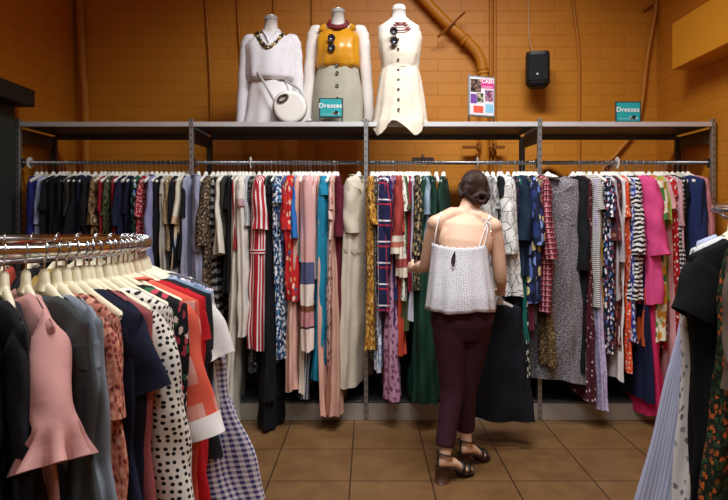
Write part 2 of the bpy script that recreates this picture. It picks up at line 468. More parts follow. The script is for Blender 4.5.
# ------------------------------------------------------------------ garments
SL = .42      # slope of the hanger shoulders
def body_mesh(mb, L, ws=.19, wb=.19, ww=.185, wh=.2, tt=.025, th=.035, dipf=.09, dipb=.03, nw=.075, amp=.006, nf=9, rg=None, low=0.0, sway=0.0, z0=0.0):
    rg = rg or R
    n, m = 60, 24
    th_ = np.linspace(0, 2*PI, n, endpoint=False); c, s = np.cos(th_), np.sin(th_)
    cx = np.sign(c) * np.abs(c) ** .8; sy = np.sign(s) * np.abs(s) ** .75
    v = np.concatenate([[0, .006 / L, .014 / L, .028 / L], np.linspace(.048 / L, 1, m - 4)])
    xt = ws * cx; ax = np.abs(xt)
    zt = .009 - SL * np.maximum(ax - .03, 0)
    dip = np.where(s > 0, dipf, dipb)
    zt = zt - np.where(ax < nw, dip * (1 - (ax / nw) ** 2), 0) - low * np.clip((ws - ax) / ws, 0, 1) ** .5
    V, Z = v[:, None], zt[None, :]
    D = V * L
    z = Z * (1 - V) + (-L) * V
    dist = v * L
    w = np.interp(dist, [0, .17, .36, max(L, .4)], [ws, wb, ww, wh])[:, None]
    t = np.interp(dist, [0, .006, .016, .05, .2, max(L, .45)], [.05, .42, .6, .85, 1, 1])[:, None]
    tb = np.interp(dist, [0, .3, max(L, .45)], [tt, tt, th])[:, None]
    inn = (np.clip(1 - ax / (nw * 1.3), 0, 1) ** .5)[None, :] * np.interp(dist, [0, .12], [1, 0])[:, None]
    t = tb * t + .012 * inn
    A = amp * np.interp(dist, [0, .12, max(L, .3)], [0.05, .45, 1.25])[:, None]
    p1, p2, p3 = (rg.uniform(0, 6.28) for _ in range(3))
    T = th_[None, :]
    k2 = max(3, nf // 2)
    dsp = A * (np.sin(nf * T + p1 + 1.6 * D * rg.uniform(-1, 1)) + .7 * np.sin(k2 * T + p2 + 3 * D * rg.uniform(-1, 1)) + .5 * np.sin(5 * T + 16 * D + p3))
    dsp = dsp + A * .55 * np.sin(rg.uniform(14, 24) * D + 3 * np.cos(T + p2) + p1) * np.sin(2 * T + p3)
    x = w * cx[None, :] + dsp * c[None, :]
    y = t * sy[None, :] + dsp * s[None, :] * .8 + sway * D * D + .012 * np.sin(3 * D + p1) * V
    z = z + .008 * np.sin(3 * T + p2) * V
    P = np.stack([x, y, z], -1); P[:, :, 2] += z0
    per = 4 * wb
    U = ([per * j / n for j in range(n + 1)], z - z0)
    return mb.grid(P, U)
def sleeve_mesh(mb, side, L, ws=.19, nw=.075, a0=.075, a1=.06, b=.024, flare=0.0, rg=None, out=-84, gather=0.0, y0=0.0, puff=0.0, ruf=0.0):
    rg = rg or R
    n, m = 28, 30
    Ltot = L + .05
    s_ = np.linspace(0, Ltot, m)
    wob = rg.uniform(2, 7); pts = []; x, z = ws - .055, .012 - SL * (ws - .055 - .03)
    al = -20.0; ps = 0
    p1, p2 = rg.uniform(0, 6.28), rg.uniform(0, 6.28)
    rows = []; Vv = []
    for i, s in enumerate(s_):
        ds = s - ps; ps = s
        al = np.interp(s, [0, .03, .11, .3], [-24, -42, out, out - 1]) + wob * math.sin(9 * s + p2) * min(1, s / .15)
        ca, sa = math.cos(math.radians(al)), math.sin(math.radians(al))
        x += ca * ds; z += sa * ds
        a = np.interp(s, [0, .09, Ltot - .07, Ltot], [.07, a0, a1, a1 + flare])
        a *= 1 + puff * math.sin(PI * min(1, s / Ltot))
        if gather: a *= 1 - gather * math.exp(-((s - Ltot + .07) / .022) ** 2)
        bb = np.interp(s, [0, .06, Ltot - .07, Ltot], [.012, b, b, b + flare * .6])
        bb *= 1 + puff * math.sin(PI * min(1, s / Ltot))
        # centre lies 'a' inside the shoulder line
        nx, nz = -sa, ca
        cx_, cz_ = x - nx * a, z - nz * a
        ring = []
        for j in range(n):
            th = 2 * PI * j / n; c, d = math.cos(th), math.sin(th)
            q = 1 + .05 * math.sin(3 * th + 22 * s + p1) + .05 * math.sin(2 * th - 34 * s + p2)
            if flare and s > Ltot - .075: q *= 1 + (.16 + ruf) * math.sin(7 * th + p1) * (s - Ltot + .075) / .075
            ring.append((side * (cx_ + nx * a * c * q), y0 * s + bb * d * q + .01 * math.sin(7 * s + p1) * min(1, s / .2), cz_ + nz * a * c * q))
        rows.append(ring); Vv.append([-s] * n)
    U = ([4 * a0 * j / n for j in range(n + 1)], Vv)
    mb.rows = rows
    return mb.grid(rows, U)

def arms_mesh(rz, ry, tilt=.42, top=.042):
    mb = MB()
    xs = [-.168, -.164, -.15, -.12, -.07, -.035, -.015, 0, .015, .035, .07, .12, .15, .164, .168]
    pts = [(x, 0, .002 - rz - tilt * max(abs(x) - .03, 0) + (.006 if abs(x) < .02 else 0)) for x in xs]
    rad = [(ry * (.5 if abs(x) > .166 else 1), rz * (.5 if abs(x) > .166 else 1.0) * (1.25 if abs(x) < .05 else 1)) for x in xs]
    mb.loft(pts, rad, 10, (0, 0, 1))
    mb.loft([(0, 0, -.01), (0, 0, .012), (0, 0, top - .008), (0, 0, top)], [(rz * 2.4, ry * 1.35), (rz * 1.5, ry * 1.25), (rz * 1.1, ry * 1.15), (rz * .6, ry * .7)], 10)
    return mb
def hook_mesh(ar=.016, wr=.0018, zc=.0865):
    pts = [(0, 0, .012), (0, 0, .05)]
    pts += [(ar * math.cos(a), 0, zc + ar * math.sin(a)) for a in [math.radians(x) for x in (-75, -45, -15, 15, 45, 75, 105, 135, 165, 190)]]
    pts[1] = (0, 0, .056)
    return MB().loft(catmull(pts, 3), wr, 6, (0, 1, 0))
ARM_W = arms_mesh(.013, .0115, .34, .024).mesh('hanger', HW)
ARM_G = arms_mesh(.013, .0115, .34, .024).mesh('hanger', HG)
ARM_R = arms_mesh(.0145, .0085).mesh('hanger', HC)
HOOK = hook_mesh().mesh('hook', STEEL); HOOK_R = hook_mesh(.0195, .0024).mesh('hook', CHROME)
def hanger(loc, rz, S_, group, arm=None, rx=0.0):
    o = use(arm or ARM_W, 'clothes_hanger'); o.location = loc; o.rotation_euler = (rx, 0, rz)
    setp(o, 'white plastic hanger holding the ' + S_, 'hanger', group)
    use(HOOK_R if arm is ARM_R else HOOK, 'hook', o)
    return o

def garment(kind, loc, rz, label, cat, group, mat, L, sl=None, smat=None, w=.03, wh=None, ws=.19, wb=None, ww=None, dipf=.09, dipb=.03, nw=.075, amp=.009, nf=9,
            a0=.075, a1=.062, flare=0.0, gather=0.0, puff=0.0, belt=None, cuff=None, skirt=None, collar=None, buttons=None, ruffle=None, tag=None, low=0.0, sway=0.0, out=-84, rx=0.0, th=None, lining=None, sb=None):
    rg = random.Random(zlib.crc32(label.encode()))
    e = empty(kind, loc, rz, label, cat, group, rot=(rx, 0, rz))
    wb = wb or ws; ww = ww or wb * .96; wh = wh or wb * 1.08; th = th or w * 1.25
    part = 'bodice' if skirt else 'body'
    if skirt:
        zs, smt, shw = skirt
        body_mesh(MB(), zs, ws, wb, ww, ww, w, w, dipf, dipb, nw, amp * .7, nf, rg, low).build('bodice', mat, e)
        L2 = L - zs + .01
        n, m = 60, 14; rows, vv = [], []
        p1 = rg.uniform(0, 6)
        for i in range(m):
            f = i / (m - 1)
            wd = ww + (shw - ww) * f ** .8; tk = w + (th - w) * f
            ring = []
            for j in range(n):
                a = 2*PI*j/n; c, d = math.cos(a), math.sin(a)
                q = amp * 1.5 * f * (math.sin(11 * a + p1) + .5 * math.sin(5 * a + 3 * f))
                ring.append((wd * math.copysign(abs(c) ** .8, c) + q * c, tk * math.copysign(abs(d) ** .75, d) + q * d, -zs + .01 - L2 * f + .006 * math.sin(3 * a + p1) * f))
            rows.append(ring); vv.append([-L2 * f - zs] * n)
        MB().grid(rows, ([4 * wb * j / n for j in range(n + 1)], vv)).build('skirt', smt or mat, e)
    else:
        body_mesh(MB(), L, ws, wb, ww, wh, w, th, dipf, dipb, nw, amp, nf, rg, low, sway).build('body', mat, e)
    if sl:
        for side in (1, -1):
            smb = sleeve_mesh(MB(), side, sl, ws, nw, a0, a1, sb or w * .92, flare, rg, out, gather, rg.uniform(-.06, .06), puff, .22 if gather > .3 else 0)
            sm = smb.build('sleeve', smat or mat, e)
            if cuff:
                k = max(2, round(cuff[0] / ((sl + .05) / 29)))
                rr = []
                for ring in smb.rows[-k-1:]:
                    ce = np.mean(np.array(ring), 0); rr.append([tuple(ce + (np.array(p) - ce) * 1.07) for p in ring])
                MB().grid(rr, ([.3 * q / 28 for q in range(29)], [[-.02 * q] * 28 for q in range(len(rr))])).build('cuff', cuff[1], sm)
    if belt:
        zb, hb, bm = belt
        MB().loft([(0, 0, -zb), (0, 0, -zb - hb / 2), (0, 0, -zb - hb)], (ww * 1.04 + .004, w * 1.15 + .006), 32, (0, 1, 0), False, power=.8).build('belt', bm, e)
    if collar:
        mb = MB(); pts = []
        for k in range(17):
            a = math.radians(-60 + 300 * k / 16)
            pts.append((nw * .9 * math.cos(a + PI), .0 + (w * .8 + .006) * math.sin(a + PI), -.005 - (.05 if math.sin(a + PI) > 0 else .0) * abs(math.sin(a + PI))))
        mb.loft(pts, (.02, .005), 8, (0, 0, 1)); mb.build('collar', collar, e)
    if buttons:
        bm, z0, z1, k = buttons
        for q in range(k):
            z = -(z0 + (z1 - z0) * q / max(1, k - 1))
            MB().loft([(0, w * 1.1 + .004, z), (0, w * 1.1 + .01, z)], .007, 10, (0, 0, 1)).build('button', bm, e)
    if ruffle:
        zr, hr, rm, rw = ruffle
        n = 72; rows = []; vv = []
        for i in range(6):
            f = i / 5
            rows.append([((rw + .03 * f + .012 * f * math.sin(13 * a)) * math.copysign(abs(math.cos(a)) ** .8, math.cos(a)), (w * 1.1 + .025 * f + .012 * f * math.sin(13 * a)) * math.sin(a), -zr - hr * f) for a in [2*PI*j/n for j in range(n)]])
            vv.append([-zr - hr * f] * n)
        MB().grid(rows, ([j * .8 / n for j in range(n + 1)], vv)).build('ruffle', rm, e)
    if tag:
        x, z, s_ = tag
        MB().box((x - .012 * s_, w + .012, z - .055 * s_), (x + .012 * s_, w + .014, z), .0005).build('price_tag', WHITE, e, False)
    return e

# colours used often
NAVY, BLACK, CREAM = '1c2440', '121215', 'e6dfd0'
def fl_navy(): return floral('161c33', ['c9cfe0', '5d78b5', '8d3a4c', 'e6e6ea'], 30, .36)
# px, strip px, hem y, sleeve m, material, kind, short description, extras
B1 = [
 (28, 12, 290, .5, solid('2b2f7a'), 'blouse', 'royal blue long-sleeved blouse', dict(yaw=.28)),
 (37, 8, 285, .3, stripes('8fa0d2', 'c3cde6', 60), 'blouse', 'pale blue striped blouse', dict(yaw=.2, hl=1)),
 (44, 9, 262, .2, solid('15151a'), 'blouse', 'black short-sleeved blouse with wide shoulder', {}),
 (51, 11, 340, None, solid('101013'), 'dress', 'plain black sleeveless dress', dict(ws=.2)),
 (58, 9, 330, .35, solid('17171c'), 'dress', 'matte black dress with half sleeves', {}),
 (65, 8, 300, .24, solid('2d2d2a'), 'blouse', 'charcoal olive blouse', {}),
 (71, 8, 310, .5, solid('131318'), 'cardigan', 'black long-sleeved cardigan', {}),
 (77, 8, 285, .2, solid('1b2036'), 'blouse', 'navy blouse with pale blue collar', dict(collar=solid('a8b4d4'))),
 (83, 8, 300, .3, solid('1a1a1f'), 'shirt', 'black shirt with white collar', dict(collar=solid('e0e0e0'))),
 (91, 11, 300, .3, camo(['3a2a1c', '6b5238', '9b8058', '4a3a28', 'b89a70']), 'blouse', 'brown and tan patchwork print blouse', dict(flare=.03)),
 (98.5, 7, 330, .2, solid('8a1a26'), 'dress', 'dark red dress', {}),
 (105, 9, 330, .25, camo(['1f2a1c', '39452a', '6a6a48', '232a1e', '8c8460'], 30), 'dress', 'dark green speckled camouflage dress', {}),
 (111.5, 7, 320, None, solid('8f2130'), 'dress', 'wine red sleeveless dress', {}),
 (118, 9, 315, .3, solid('1a1e36'), 'dress', 'deep navy short-sleeved dress', {}),
 (125, 8, 305, .22, solid('161a2c'), 'blouse', 'midnight navy blouse', {}),
 (132.5, 9, 300, .12, floral('14181c', ['2f6e50', '4a78b8', 'a8c4d8', '1c4a3a'], 26, .42), 'blouse', 'black blouse with green and blue flowers', {}),
 (140, 8, 300, .25, dots('a01c28', 'e8d8d8', 40, .22, .8), 'blouse', 'red blouse with white print', {}),
 (149, 11, 268, .6, solid('8e8fb8'), 'shirt', 'lavender blue long shirt', dict(amp=.008, collar=solid('9a9bc2'))),
 (154.5, 8, 268, .24, solid('141418'), 'blouse', 'black tee with loose sleeve', dict(a0=.09, a1=.085)),
 (160.5, 9, 276, .1, solid('b6b0a6'), 'dress', 'pale stone grey dress', {}),
 (165, 8, 250, .3, camo(['9a8260', 'b8a078', '7a6444', 'c6b494', '8a7250'], 22), 'blouse', 'tan mottled blouse', {}),
 (171, 9, 268, .55, solid('191a20'), 'cardigan', 'blackish navy cardigan', {}),
 (177, 9, 290, .3, bands(.8, [(0, 'e8dfc6'), (.3, 'd9b890'), (.38, 'e3cfae'), (.45, 'a8bcd0'), (.55, 'd9b48c'), (.65, 'c8d0d8')]), 'dress', 'pastel dip-dyed cream and blue dress', {}),
 (182.5, 7, 260, .25, solid('16161a'), 'blouse', 'small black blouse', {}),
 (189, 9, 300, None, stripes('8e92ac', 'b2b5ca', 70), 'dress', 'grey lavender pinstripe dress', {}),
]
B2 = [
 (196, 14, 300, .48, stripes('8187a6', 'b9bdd2', 90), 'shirt', 'blue grey pinstriped shirt with long sleeves', dict(amp=.009, collar=solid('9aa0bc'), yaw=.15)),
 (204.5, 15, 330, .45, leopard('6a5846', '8f7a60', '17120e', 24), 'dress', 'brown and black leopard print dress', dict(fwd=.02)),
 (211, 8, 320, .3, zebra('141416', '8d8a86', 12), 'dress', 'black dress with pale dashes', {}),
 (217, 8, 255, .5, solid('dcd6c6'), 'blouse', 'ivory long-sleeved blouse', {}),
 (222, 9, 240, .2, solid('35352e'), 'jacket', 'dark olive short-sleeved jacket', dict(a0=.085)),
 (228, 11, 292, .2, solid('131417'), 'dress', 'plain black dress beside the ivory blouse', dict(amp=.008)),
 (233, 5, 250, .1, solid('a2202c'), 'blouse', 'narrow red blouse', {}),
 (234, 10, 425, None, solid('d6d0c2'), 'dress', 'long ivory dress reaching almost to the floor', dict(wh=.25, amp=.01)),
 (239.5, 13, 335, .18, solid('e2dcd2'), 'blouse', 'long white blouse with striped cuffs', dict(cuff=(.05, stripes('c63040', 'f0e8e8', 50, 1, .4, '222a55')), a1=.075, fwd=.03)),
 (245, 9, 310, .3, stripes('9fa6ac', 'c6cbd0', 40), 'blouse', 'grey blue ribbed blouse', {}),
 (249, 9, 372, .2, dots('191a1c', '9a9a9a', 46, .2, .9), 'dress', 'black dress with tiny grey dots', {}),
 (257, 22, 349, .33, stripes('b3202f', 'ece4e2', 34, 0, .6), 'dress', 'red and white striped belted dress', dict(belt=(.52, .03, stripes('b3202f', 'ece4e2', 50, 1, .6)), a0=.08, a1=.075, flare=.01, amp=.008, yaw=-.12, fwd=.04)),
 (265, 11, 398, .12, floral('15191b', ['3a5a5a', '6a3030', '8a6a50', '2a4a48'], 30, .38), 'dress', 'black maxi dress with small dark flowers', {}),
 (269, 12, 424, .1, solid('0e0f14'), 'dress', 'black maxi dress flaring at the hem', dict(wh=.3, th=.08, amp=.014, ruffle=(1.42, .1, solid('0f1015'), .3))),
 (276, 15, 357, .15, floral('1f3357', ['e4eaf0', 'c4d4e4', '4a80a8', 'e8ecf0'], 34, .43, .03), 'dress', 'navy and white floral dress', dict(fwd=.02)),
 (283, 9, 362, .4, solid('555a85'), 'dress', 'slate violet dress', {}),
 (288, 15, 300, .34, floral('c4262a', ['e8a060', '3a6a9a', 'd83a30', 'f0c8b0', 'b81e26'], 20, .33), 'blouse', 'red floral blouse with flounced sleeves', dict(flare=.035, a1=.07, gather=.2, fwd=.045)),
 (294.5, 8, 330, .4, solid('2a6cb8'), 'dress', 'bright blue dress', dict(a1=.05)),
 (296, 12, 388, None, solid('dcae9c'), 'dress', 'long blush pink dress', dict(wh=.28, amp=.009)),
 (303, 8, 262, .15, solid('6fa8a4'), 'blouse', 'soft teal blouse', {}),
 (306, 8, 392, .1, solid('e0d4c4'), 'dress', 'slim cream dress', {}),
 (310.5, 8, 400, None, stripes('e6e2de', '2a3352', 26, 0, .4, '5a6a90'), 'dress', 'navy and white lengthwise striped maxi dress', {}),
 (306, 24, 348, None, bands(1.18, [(0, 'd8a8a4'), (.60, '4f5578'), (.75, 'e6d8cc'), (.89, '7a4a34'), (.935, 'c88c90'), (1.03, '3a3040'), (1.045, 'ead8cc')]), 'dress', 'rose and slate colour-block dress with bands', dict(th=.05, wh=.24, fwd=.045)),
 (314.5, 9, 280, .25, stripes('e8ccc4', 'd8a8a4', 30, 0, .6), 'blouse', 'pale pink striped blouse', dict(a1=.07)),
 (318.5, 8, 413, None, solid('dba996'), 'dress', 'peach pink maxi dress hanging lowest in its row', dict(wh=.26)),
 (321, 7, 235, .12, speck('1a1a1e', '5a5a5e', 120), 'blouse', 'black lace blouse', {}),
 (322, 14, 380, .1, solid('1f86a8', .6), 'dress', 'bright teal blue dress', dict(amp=.009, fwd=.03)),
 (330.5, 7, 386, .2, floral('e2b8ae', ['8a4a48', 'c07870', '5a6a4a'], 20, .28), 'dress', 'blush dress with dark sprigs', {}),
 (332.5, 8, 412, None, solid('c79a88'), 'dress', 'dusty peach long dress behind the burgundy one', dict(wh=.3, th=.06)),
 (332, 7, 240, .26, solid('e8c8c0'), 'blouse', 'light pink tee', {}),
 (338, 12, 388, .38, solid('5a1626'), 'dress', 'burgundy dress', dict(amp=.008)),
 (348, 22, 386, .36, solid('cdc4b0'), 'dress', 'oatmeal shirt dress with tie belt', dict(yaw=-.5, collar=solid('cdc4b0'), belt=(.52, .02, solid('bdb49e')), a0=.09, a1=.085, amp=.008, wh=.24, th=.05, alone=1)),
]
B3 = [
 (370, 12, 350, .3, floral('b07a24', ['7a4a1c', 'd8a850', '5a3a20', 'e0c080'], 34, .4), 'dress', 'mustard floral dress', {}),
 (376.5, 8, 362, .1, speck('141416', 'c8c4bc', 90, .58), 'dress', 'black and white flecked dress', {}),
 (382, 18, 312, .62, plaid('1c2048', 'e8e4ea', 'b82c3c', 7, .07), 'dress', 'navy window-plaid dress with red and white lines', dict(amp=.008, a0=.08, fwd=.04)),
 (379, 7, 372, None, floral('c4cede', ['6a7aa8', 'e8ecf2', '8a9ac0'], 36, .4), 'dress', 'pale blue floral dress', {}),
 (389.5, 8, 345, .2, floral('2a2048', ['6a4a90', '3a3a78', '1c1a38'], 40, .42), 'dress', 'purple and navy print dress', {}),
 (394.5, 7, 300, .25, solid('2a2c58'), 'blouse', 'indigo blouse', {}),
 (398.5, 9, 355, .35, solid('c44a34'), 'dress', 'coral red long dress', {}),
 (395, 12, 398, None, floral('b98aa4', ['6a3a5a', '8a5070', '7a4a68'], 22, .3), 'dress', 'mauve floral maxi dress', dict(wh=.26, th=.06)),
 (398, 13, 276, .5, bands(.75, [(0, '9a3a34'), (.42, 'e0d6c4'), (.46, 'b86a58'), (.5, 'e2d8c8'), (.58, 'a04a44'), (.64, 'd8ccb8')]), 'blouse', 'brick and cream embroidered blouse', dict(a1=.068, fwd=.045)),
 (403.5, 10, 300, .22, floral('e6e4da', ['7a9a6a', '9aa890', '5a7a50'], 24, .24), 'blouse', 'white blouse with green leaf print', dict(puff=.1)),
 (406.5, 11, 330, .2, solid('4a5232'), 'dress', 'olive green dress', {}),
 (410, 6, 290, .2, solid('8a1c34'), 'dress', 'slim crimson dress', {}),
 (414.5, 8, 320, .58, solid('cfd0e0'), 'shirt', 'pale lavender long-sleeved shirt', {}),
 (417, 11, 290, .52, floral('17191a', ['8a7a58', '4a4a3a', 'b8a070'], 34, .4), 'blouse', 'black blouse with tan flowers under her hand', dict(fwd=.06)),
 (424, 28, 399, None, solid('143a2c', .7), 'dress', 'dark green long dress with a wide hem', dict(wh=.3, th=.11, amp=.014, yaw=-.25)),
 (428, 9, 250, .22, solid('8fa6b8'), 'blouse', 'light denim blue blouse', dict(a0=.08)),
 (434.5, 9, 290, .3, solid('123226'), 'blouse', 'bottle green blouse', {}),
 (440, 8, 300, .3, solid('1a3a30'), 'blouse', 'dark green long blouse beside her shoulder', dict(yaw=-.2, alone=1)),
 (487.5, 12, 300, .3, speck('8a8884', 'c4c2bc', 60), 'blouse', 'mottled grey blouse', dict(yaw=.15)),
 (495, 11, 330, .2, floral('a8a6a4', ['d8d6d2', '7a7876', '5a585a'], 26, .4), 'dress', 'grey and white blotch print dress', dict(yaw=.12)),
 (511, 18, 296, .5, lines('dcdad4', '2a2a30', 15, .035), 'shirt', 'white shirt with black line print', dict(amp=.007, a0=.085, yaw=.1, fwd=.03)),
 (504, 9, 380, .1, solid('16181e'), 'dress', 'long black dress behind the line print shirt', {}),
 (519, 8, 345, .3, floral('16141c', ['4a2a5a', '2a2a3a', '6a3a6a'], 40, .35), 'dress', 'black dress with purple speckle', {}),
 (521, 7, 342, None, solid('1c6a62'), 'dress', 'deep teal dress', {}),
 (526, 15, 275, .4, solid('16263a'), 'blouse', 'dark petrol blue blouse', dict(amp=.008, fwd=.03)),
 (528.5, 7, 330, .1, solid('6a2436'), 'dress', 'maroon dress below the petrol blouse', {}),
 (536, 15, 302, .44, floral('171d38', ['5a70b0', '2a3a70', 'd8c890', '7a90c8'], 13, .4), 'blouse', 'navy blouse with large blue and cream blooms', dict(fwd=.04)),
 (531, 8, 392, None, floral('16171c', ['d8d8c8', 'b8b8a0', '3a3a3a'], 20, .3), 'dress', 'black dress with cream blossoms', {}),
 (543, 11, 366, None, leopard('8a7048', '5a4428', '2a1c10', 70), 'dress', 'tan cheetah print dress', dict(wh=.24)),
 (538.5, 6, 325, None, solid('6a625c'), 'dress', 'slim taupe dress', {}),
 (549, 16, 312, .52, plaid('8a2c3c', 'c88a90', '4a1420', 28, .25), 'shirt', 'red tweed check shirt', dict(yaw=.22, fwd=.03)),
]
B4 = [
 (574, 34, 380, .3, speck('4a4648', 'a09aa0', 120, .52, .45), 'dress', 'long silver grey sequinned dress', dict(yaw=1.08, dipf=.22, nw=.085, amp=.012, th=.07, wh=.24, tag=(.0, -.06, 1.2), flip=1, a0=.085, a1=.085, puff=.1, fwd=.04)),
 (588, 13, 374, .6, solid('121317'), 'cardigan', 'long black cardigan', dict(yaw=.35)),
 (590, 10, 400, None, floral('4a1824', ['5a2030', 'd8c8c8', '6a2a38', '4a1824'], 34, .25), 'dress', 'maroon dress with white embroidery near its hem', dict(wh=.27)),
 (597, 10, 408, None, floral('b8aed0', ['d8d0e4', '9a90b8'], 30, .3), 'dress', 'pale lilac dress hanging lower than its neighbours', dict(wh=.26)),
 (600, 12, 305, .2, stripes('d4d2cc', '3a3a3e', 75, 1, .62), 'blouse', 'white blouse with fine black crosswise stripes', dict(yaw=.2, fwd=.03)),
 (601, 7, 352, None, solid('c89a20'), 'dress', 'mustard yellow dress', {}),
 (610, 15, 352, .25, fl_navy(), 'dress', 'navy dress with white and red flowers', dict(fwd=.02)),
 (615.5, 6, 300, .55, solid('b8b0b4'), 'cardigan', 'thin pale grey cardigan', {}),
 (620, 12, 350, .4, floral('4a1c22', ['7a2a30', '8a6a58', '3a2a3a', 'a85a50'], 28, .4), 'dress', 'burgundy and brown floral dress', {}),
 (624.5, 5, 380, .25, solid('e6e2de'), 'dress', 'slim white dress', {}),
 (628.5, 9, 372, .25, floral('d84a26', ['f0d8c8', 'e87a50', 'c03a1c'], 40, .3), 'dress', 'orange red print dress', {}),
 (635, 10, 342, .12, floral('2a3a8a', ['e4e6f0', '5a70c0', 'c8d0ea'], 30, .36), 'dress', 'cobalt and white floral dress', {}),
 (637, 16, 300, .5, zebra('17171a', 'e6e4e2', 22), 'blouse', 'black and white zebra striped blouse', dict(a0=.08, a1=.085, fwd=.03)),
 (640, 10, 400, None, solid('161c3a'), 'dress', 'long dark navy dress', dict(wh=.25)),
 (651, 20, 303, .5, solid('d84a84', .7), 'dress', 'hot pink dress with ruffled sleeves', dict(yaw=.3, flare=.04, gather=.15, a0=.085, a1=.085, amp=.008, ruffle=None, fwd=.05)),
 (651, 14, 415, None, solid('c8285c'), 'dress', 'magenta pink maxi dress', dict(wh=.24, th=.07)),
 (646, 7, 345, None, solid('d8602c'), 'dress', 'slim orange dress', {}),
 (654, 7, 330, .12, solid('17171a'), 'dress', 'black dress between the pink and sunflower dresses', {}),
 (661, 20, 340, .28, floral('e4dfc4', ['d8942c', '4a7a3a', 'e0b060', '8aa050', 'c86a2c'], 15, .42), 'dress', 'cream dress with sunflowers and green leaves', dict(amp=.009, yaw=.2, th=.055, fwd=.04)),
 (666, 7, 300, .3, solid('9ab84a'), 'blouse', 'lime green blouse', {}),
 (669, 8, 400, .2, solid('d8a0a4'), 'dress', 'pale rose pink dress', {}),
 (674.5, 13, 350, .1, dots('b81c22', 'f0e4e0', 18, .18, .6), 'dress', 'red dress with white spots', dict(yaw=.2)),
 (680, 8, 400, .3, speck('b0808a', 'd8b4b8', 120), 'dress', 'dusty pink lace dress', dict(yaw=.15)),
 (682, 9, 372, None, dots('131315', 'e6e4e0', 34, .3, .2), 'dress', 'black dress with white polka dots', dict(yaw=.2)),
 (687, 10, 330, .12, solid('141419'), 'dress', 'black dress with pale ribbon straps', dict(yaw=.3, collar=solid('d8b0b0'))),
 (698, 20, 308, .6, solid('1f2c58'), 'jacket', 'navy long jacket', dict(yaw=.4, hl=1, fwd=.03)),
 (709, 14, 330, .5, stripes('b46a72', 'd09098', 80), 'blouse', 'dusty rose blouse at the end of the rail', dict(yaw=.35)),
]
SL = .34
CTX = ['in the bay by the dark cabinet', 'in the bay below the satin blouse', 'in the bay behind the woman', 'in the bay by the orange duct']
for bi, bay in enumerate((B1, B2, B3, B4)):
    ctx = CTX[bi]
    lim0, lim1 = UX[bi] + .03, UX[bi+1] - .03
    xs_done = []
    for gi, (px, wpx, hem, sl, mat, kind, S_, ex) in enumerate(bay):
        ex = dict(ex)
        yaw = ex.pop('yaw', 0) + R.uniform(-.12, .12); fwd = ex.pop('fwd', 0); ex.pop('alone', 0); hl = ex.pop('hl', 0); flip = ex.pop('flip', 0)
        Yf = 4.02 if not abs(yaw) > .3 else 4.08
        X = X_at(px, Yf) - math.sin(yaw) * .0
        # the front tip sits at px; with yaw it is displaced sideways
        X0 = X - math.sin(yaw) * .17
        X0 = min(max(X0, lim0 - .012), lim1 + .012)
        zN = RZ - .0865 + R.uniform(-.001, .002)
        L = zN - Z_at(hem, Yf)
        w = wpx * Yf / F / 2 * .88
        rz = -PI/2 + yaw
        if sl: sl = sl + R.uniform(-.01, .01)
        ex.setdefault('ws', .185 + R.uniform(-.012, .012))
        ex.setdefault('dipf', R.uniform(.04, .1))
        loc = (X0, YRAIL - fwd, zN)
        garment(kind, loc, rz + PI * flip, S_ + ', ' + ctx, kind, 'garments on the wall rack', mat, L, sl, w=min(w, .06), rx=R.uniform(-.03, .03), **{'out': R.uniform(-88, -78), **ex})
        hanger((X0, YRAIL, zN), rz, S_, 'hangers on the wall rack', ARM_G if hl or gi % 6 == 4 else ARM_W)
        xs_done.append(X0)
    xs_done.sort(); gaps = sorted(((b_ - a_, (a_ + b_) / 2) for a_, b_ in zip(xs_done, xs_done[1:]) if b_ - a_ < .11), reverse=True)[:11]
    for _, xm in gaps:
        o = use(ARM_W, 'clothes_hanger'); o.location = (xm, YRAIL, RZ - .086); o.rotation_euler = (0, 0, -PI/2 + R.uniform(-.1, .1))
        setp(o, 'bare white hanger squeezed between garments ' + ctx, 'hanger', 'squeezed hangers ' + ctx)
        use(HOOK, 'hook', o)

# ------------------------------------------------------------------ round racks
SL = .42
def round_rack(cx, cy, zr, rr, label, brace=True):
    e = empty('round_rack', (cx, cy, 0), .3, label, 'clothes rack')
    ring = [(rr * math.cos(2*PI*j/72), rr * math.sin(2*PI*j/72), zr) for j in range(72)]
    MB().loft(ring, .0168, 16, (0, 0, 1), False, True).build('ring_rail', CHROME, e)
    MB().loft([(0, 0, .1), (0, 0, zr - .05)], .019, 16).build('post', CHROME, e)
    for k in range(3):
        a = PI * 2 * k / 3
        MB().loft([(0, 0, zr - .06), (.1*math.cos(a), .1*math.sin(a), zr - .05), (.38*math.cos(a), .38*math.sin(a), zr - .03), (rr*math.cos(a), rr*math.sin(a), zr)], .011, 10, (0, 0, 1)).build('spoke', CHROME, e)
    for k in range(4):
        a = PI / 2 * k + .4
        lg = MB().loft([(0, 0, .13), (.2*math.cos(a), .2*math.sin(a), .11), (.42*math.cos(a), .42*math.sin(a), .07)], .015, 10, (0, 0, 1)).build('leg', CHROME, e)
        MB().loft([(.42*math.cos(a), .42*math.sin(a), .0), (.42*math.cos(a), .42*math.sin(a), .03), (.42*math.cos(a), .42*math.sin(a), .075)], [.022, .024, .012], 12).build('foot', BLK, lg)
    return e
RC, RZ2, RR = (-1.13, 1.69), 1.351, .46
round_rack(RC[0], RC[1], RZ2, RR, 'round chrome clothes rack crowded with hangers beside the dark cabinet end')
GING = gingham('e2e0ea', '3a3a78', 58)
